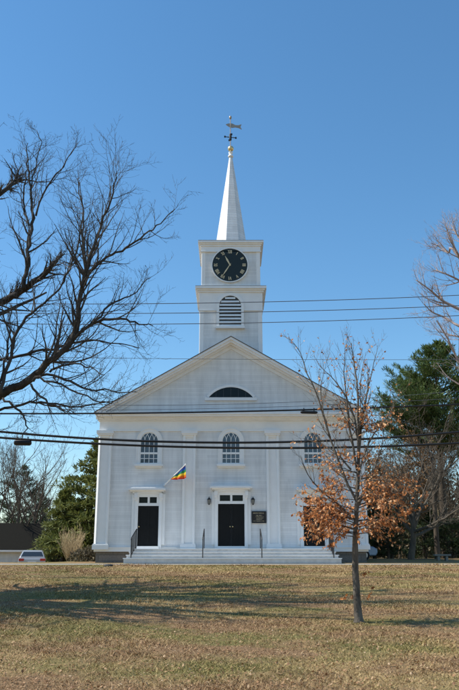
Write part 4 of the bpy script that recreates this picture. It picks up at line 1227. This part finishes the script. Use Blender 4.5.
def car(name, loc, rz, lab, paint, hatch):
    t = thing(name, (0, 0, 0), lab, 'car')
    # side outline along +x (front), widths narrow upward
    prof_lo = [(-2.05, .32), (2.1, .30)]
    top = [(-2.1, .55), (-2.12, .82), (-2.02, 1.0), (-1.72, 1.12 if hatch else .98)]
    body = [(-2.08, .30), (2.05, .28), (2.16, .45), (2.13, .66), (1.95, .78), (1.05, .95), (.95, .97), (-1.75 if hatch else -1.35, 1.0), (-2.05, .98), (-2.12, .85), (-2.14, .5)]
    cab = [(.95, .965), (.25, 1.38), (.0, 1.44), (-.9, 1.45), (-1.45, 1.38), (-1.98, 1.0)] if hatch else [(.95, .965), (.2, 1.36), (-.1, 1.42), (-.7, 1.40), (-1.4, 1.0)]
    def loft(b, outl, w0, w1, zlo, zhi):
        n = len(outl)
        wd = lambda z: w0 + (w1 - w0) * max(0, min(1, (z - zlo) / (zhi - zlo)))
        b.add([(x, -wd(z), z) for x, z in outl] + [(x, wd(z), z) for x, z in outl],
              [tuple(range(n)), tuple(range(2 * n - 1, n - 1, -1))] + [(i, n + i, n + (i + 1) % n, (i + 1) % n) for i in range(n)])
    b = MB(); loft(b, body, .86, .83, .5, 1.0); bo = b.build('body', paint, t)
    mod = bo.modifiers.new('bev', 'BEVEL'); mod.width = .06; mod.segments = 2; mod.limit_method = 'ANGLE'
    b = MB(); loft(b, cab, .80, .60, .97, 1.45); c = b.build('cabin', paint, t)
    mod = c.modifiers.new('bev', 'BEVEL'); mod.width = .05; mod.segments = 2; mod.limit_method = 'ANGLE'
    def quad(b, a, c_, e, f): b.add([a, c_, e, f], [(0, 1, 2, 3)])
    def wz(z): return .80 - .20 * (z - .97) / .48
    # rear window slab
    p = cab[-2], cab[-1]
    (xa, za), (xb, zb) = p
    la = lambda t_: (xa + (xb - xa) * t_, za + (zb - za) * t_)
    (x1, z1), (x2, z2) = la(.12), la(.85)
    b = MB(); o = -.012
    b.add([(x1 + o, -wz(z1) + .09, z1 + .01), (x1 + o, wz(z1) - .09, z1 + .01), (x2 + o, wz(z2) - .08, z2 + .01), (x2 + o, -wz(z2) + .08, z2 + .01),
           (x1 + .03, -wz(z1) + .09, z1), (x1 + .03, wz(z1) - .09, z1), (x2 + .03, wz(z2) - .08, z2), (x2 + .03, -wz(z2) + .08, z2)],
          [(0, 3, 2, 1), (4, 5, 6, 7), (0, 1, 5, 4), (1, 2, 6, 5), (2, 3, 7, 6), (3, 0, 4, 7)])
    b.build('rear_window', M['carglass'], t)
    b = MB()
    (xa, za), (xb, zb) = cab[0], cab[1]
    q = []
    for tt in (.1, .92):
        x, z = xa + (xb - xa) * tt, za + (zb - za) * tt
        q += [(x + .012, -wz(z) + .08, z + .01), (x + .012, wz(z) - .08, z + .01)]
    b.add(q + [(x - .03, y, z - .02) for x, y, z in q], [(0, 1, 3, 2), (4, 6, 7, 5), (0, 4, 5, 1), (2, 3, 7, 6), (0, 2, 6, 4), (1, 5, 7, 3)])
    b.build('windscreen', M['carglass'], t)
    for s in (-1, 1):
        b = MB()
        if hatch: ws = [[(.72, 1.03), (.22, 1.33), (-.32, 1.37), (-.32, 1.03)], [(-.40, 1.03), (-.40, 1.37), (-1.3, 1.35), (-1.62, 1.03)]]
        else: ws = [[(.72, 1.03), (.2, 1.31), (-.28, 1.35), (-.28, 1.03)], [(-.36, 1.03), (-.36, 1.34), (-.72, 1.33), (-1.2, 1.03)]]
        for w in ws:
            n = len(w)
            v = [(x, s * (wz(z) + .008), z) for x, z in w] + [(x, s * (wz(z) - .03), z) for x, z in w]
            f = [tuple(range(n)), tuple(range(2 * n - 1, n - 1, -1))] + [(i, n + i, n + (i + 1) % n, (i + 1) % n) for i in range(n)]
            b.add(v, f)
        b.build('side_window', M['carglass'], t)
        b = MB(); b.box(-2.15, -2.05, *sorted((s * .50, s * .82)), .78, .93); b.build('tail_light', M['redlight'], t)
        b = MB(); b.box(2.04, 2.15, *sorted((s * .45, s * .78)), .56, .68); b.build('headlight', M['lamp_glass'], t)
        for x in (-1.3, 1.35):
            b = MB(); n = 20
            ring = lambda rr, yy: [(x + rr * math.cos(2 * math.pi * i / n), yy, .32 + rr * math.sin(2 * math.pi * i / n)) for i in range(n)]
            vs = ring(.32, s * .66) + ring(.32, s * .875)
            b.add(vs, [tuple(range(n)), tuple(range(2 * n - 1, n - 1, -1))] + [(i, n + i, n + (i + 1) % n, (i + 1) % n) for i in range(n)])
            wo = b.build('wheel', M['tyre'], t)
            b = MB(); vs = ring(.20, s * .85) + ring(.20, s * .885)
            b.add(vs, [tuple(range(n)), tuple(range(2 * n - 1, n - 1, -1))] + [(i, n + i, n + (i + 1) % n, (i + 1) % n) for i in range(n)]); b.build('rim', M['rim'], wo)
    b = MB(); b.box(-2.165, -2.10, -.26, .26, .62, .74); b.build('number_plate', M['plate'], t)
    b = MB(); b.box(-2.17, -2.06, -.78, .78, .36, .54); b.build('bumper', M['tyre'] if hatch else paint, t)
    t.location = loc; t.rotation_euler = (0, 0, rz)
    return t
xq = F(33.0, 556, 51.5)[0]
car('parked_car', (xq, 51.5, gz(xq, 51.5)), R(90 + 13), 'silver hatchback parked beside the white garage, seen from behind', M['carpaint'], True)
xq = F(372, 550, 46)[0]
car('parked_car', (xq - 2.0, 46.0, gz(xq, 46)), R(2), 'pale blue-grey car nosing out past the right corner of the church', M['carblue'], False)

def bench():
    x0, z = F(434, 554.2, 46); x1, _ = F(450, 554.2, 46); z0 = gz(x0, 46)
    t = thing('stone_bench', ((x0 + x1) / 2, 46, z0), 'low pale stone bench on the grass near the right edge', 'bench')
    b = MB(); b.box(x0, x1, 45.8, 46.25, z - .09, z); b.build('seat', M['concrete'], t)
    for x in (x0 + .16, x1 - .30):
        b = MB(); b.box(x, x + .14, 45.86, 46.2, z0 - .03, z - .091); b.build('leg', M['concrete'], t)
bench()
def stone():
    p = W(108.5, 564, 34.6); b = MB(); rn = random.Random(2)
    b.sphere((p.x, 34.6, gz(p.x, 34.6) + .0), .22, 12, 8, .45)
    b.v = [(x + rn.uniform(-.02, .02), y + rn.uniform(-.02, .02), z + rn.uniform(-.015, .015)) for x, y, z in b.v]
    whole(b, 'field_stone', M['stone'], (p.x, 34.6, gz(p.x, 34.6)), 'small dark stone in the grass left of the steps', 'stone', None, True)
stone()

# ------------------------------------------------------------------ overhead wires
def wire(name, pts, Y, r, mat, lab, grp, n=6, ext=True):
    """wire in the plane Y through three photo points"""
    P = [W(a, c, Y) for a, c in pts]
    A = np.array([[p.x ** 2, p.x, 1] for p in P]); co = np.linalg.solve(A, np.array([p.z for p in P]))
    xs = np.linspace(-24, 24, 97)
    path = [Vector((x, Y, co[0] * x * x + co[1] * x + co[2])) for x in xs]
    b = MB(); b.tube(path, [r] * len(path), n)
    whole(b, name, mat, (path[0].x, Y, path[0].z), lab, 'cable' if 'cable' in name else 'wire', grp, True)
    return path
YW = 27.0
g1, g2 = 'thin wires across the sky', 'thick black cables across the church front'
wire('power_line', [(0, 303.5), (231, 302.6), (459, 295.2)], YW, .0135, M['wire'], 'highest of three thin wires crossing in front of the belfry', g1)
wire('power_line', [(0, 313.0), (231, 312.4), (459, 305.6)], YW + .5, .0135, M['wire'], 'middle of three thin wires crossing in front of the belfry', g1)
wire('power_line', [(0, 323.6), (231, 323.2), (459, 315.6)], YW + 1., .0135, M['wire'], 'lowest of three thin wires crossing in front of the belfry', g1)
wire('power_line', [(0, 356.5), (231, 359.2), (459, 359.6)], YW + 1.2, .008, M['wire'], 'faint thin wire just below the gable peak', g1)
wire('power_line', [(0, 402), (231, 404.2), (459, 391)], YW + .6, .008, M['wire'], 'upper of two faint wires crossing the lower pediment', g1)
wire('power_line', [(0, 409), (231, 408.2), (459, 398)], YW + .8, .008, M['wire'], 'lower of two faint wires crossing the lower pediment', g1)
wire('overhead_cable', [(0, 413.6), (231, 411.6), (459, 404.4)], YW, .030, M['cable'], 'single black cable along the top of the church cornice', g2)
ca = wire('overhead_cable', [(0, 431.6), (231, 442.6), (459, 432.0)], YW - .1, .041, M['cable'], 'upper of the paired thick black cables across the upper windows', g2)
cb = wire('overhead_cable', [(0, 437.6), (231, 447.8), (459, 443.2)], YW + .1, .041, M['cable'], 'lower of the paired thick black cables across the upper windows', g2)
def splice(px, py, Y, L, r, lab):
    p = W(px, py, Y); b = MB()
    b.tube([p + Vector((-L / 2, 0, 0)), p + Vector((-L / 2 + .06, 0, 0)), p + Vector((L / 2 - .06, 0, -.01)), p + Vector((L / 2, 0, -.01))], [r * .6, r, r, r * .6], 10)
    t = thing('splice_case', p, lab, 'splice case', 'cable splice cases'); b.build('case', M['cable'], t, True)
    b = MB()
    for s in (-.3, .3): b.tube([p + Vector((L * s, 0, r * .8)), p + Vector((L * s, 0, r + .10))], [.02, .02], 6)
    b.build('hanger', M['iron'], t)
splice(22.8, 442.6, YW + .1, .62, .105, 'black splice case hanging from the paired cables at the left')
splice(309.0, 412.2, YW, .62, .055, 'small black splice case on the single cable left of the leafy tree')
def upole(x, lab):
    z0 = gz(x, YW + .3); t = thing('utility_pole', (x, YW + .45, z0), lab, 'utility pole', 'utility poles')
    b = MB(); b.tube([Vector((x, YW + .45, z0 - .3)), Vector((x, YW + .45, 12.6))], [.17, .11], 12); b.build('pole', M['pole'], t, True)
    b = MB(); b.box(x - .06, x + .06, YW - .5, YW + 1.6, 12.0, 12.12); b.build('crossarm', M['pole'], t)
upole(-24, 'wooden utility pole carrying the wires beyond the left edge'); upole(24, 'wooden utility pole carrying the wires beyond the right edge')

# ------------------------------------------------------------------ light, sky, camera
ELEV, AZ = R(49), R(-0.6)       # sun from the left, a hair in front of the church face
sd = Vector((-math.cos(ELEV) * math.cos(AZ), -math.cos(ELEV) * math.sin(AZ), math.sin(ELEV)))
L = bpy.data.lights.new('sun', 'SUN'); L.energy = 5.0; L.angle = R(.53); L.color = (1.0, .95, .87)
lo = bpy.data.objects.new('sun', L); COL.objects.link(lo); lo.rotation_euler = sd.to_track_quat('Z', 'Y').to_euler(); lo.location = (-20, 0, 30)
w = bpy.data.worlds.new('World'); scene.world = w; w.use_nodes = True
nt = w.node_tree; bgn = nt.nodes['Background']
sk = nt.nodes.new('ShaderNodeTexSky'); sk.sky_type = 'NISHITA'; sk.sun_disc = False
sk.sun_elevation = ELEV; sk.sun_rotation = math.atan2(sd.x, sd.y)
sk.air_density = 1.25; sk.dust_density = .1; sk.ozone_density = 6.0; sk.altitude = 100
hs = nt.nodes.new('ShaderNodeHueSaturation'); hs.inputs['Saturation'].default_value = 1.12; hs.inputs['Hue'].default_value = .493; hs.inputs['Value'].default_value = 1.08
lk(nt, sk.outputs[0], hs.inputs['Color']); lk(nt, hs.outputs[0], bgn.inputs[0]); bgn.inputs[1].default_value = .13

cam = bpy.data.cameras.new('camera'); co = bpy.data.objects.new('camera', cam); COL.objects.link(co)
cam.sensor_fit = 'VERTICAL'; cam.sensor_height = 36; cam.lens = FPX / 690 * 36; cam.clip_end = 5000
co.location = (0, 0, EYE); co.rotation_euler = (R(90) + PITCH, 0, 0)
scene.camera = co
vs = scene.view_settings; vs.view_transform = 'Standard'; vs.look = 'None'; vs.gamma = 1; vs.exposure = .25; vs.use_curve_mapping = False
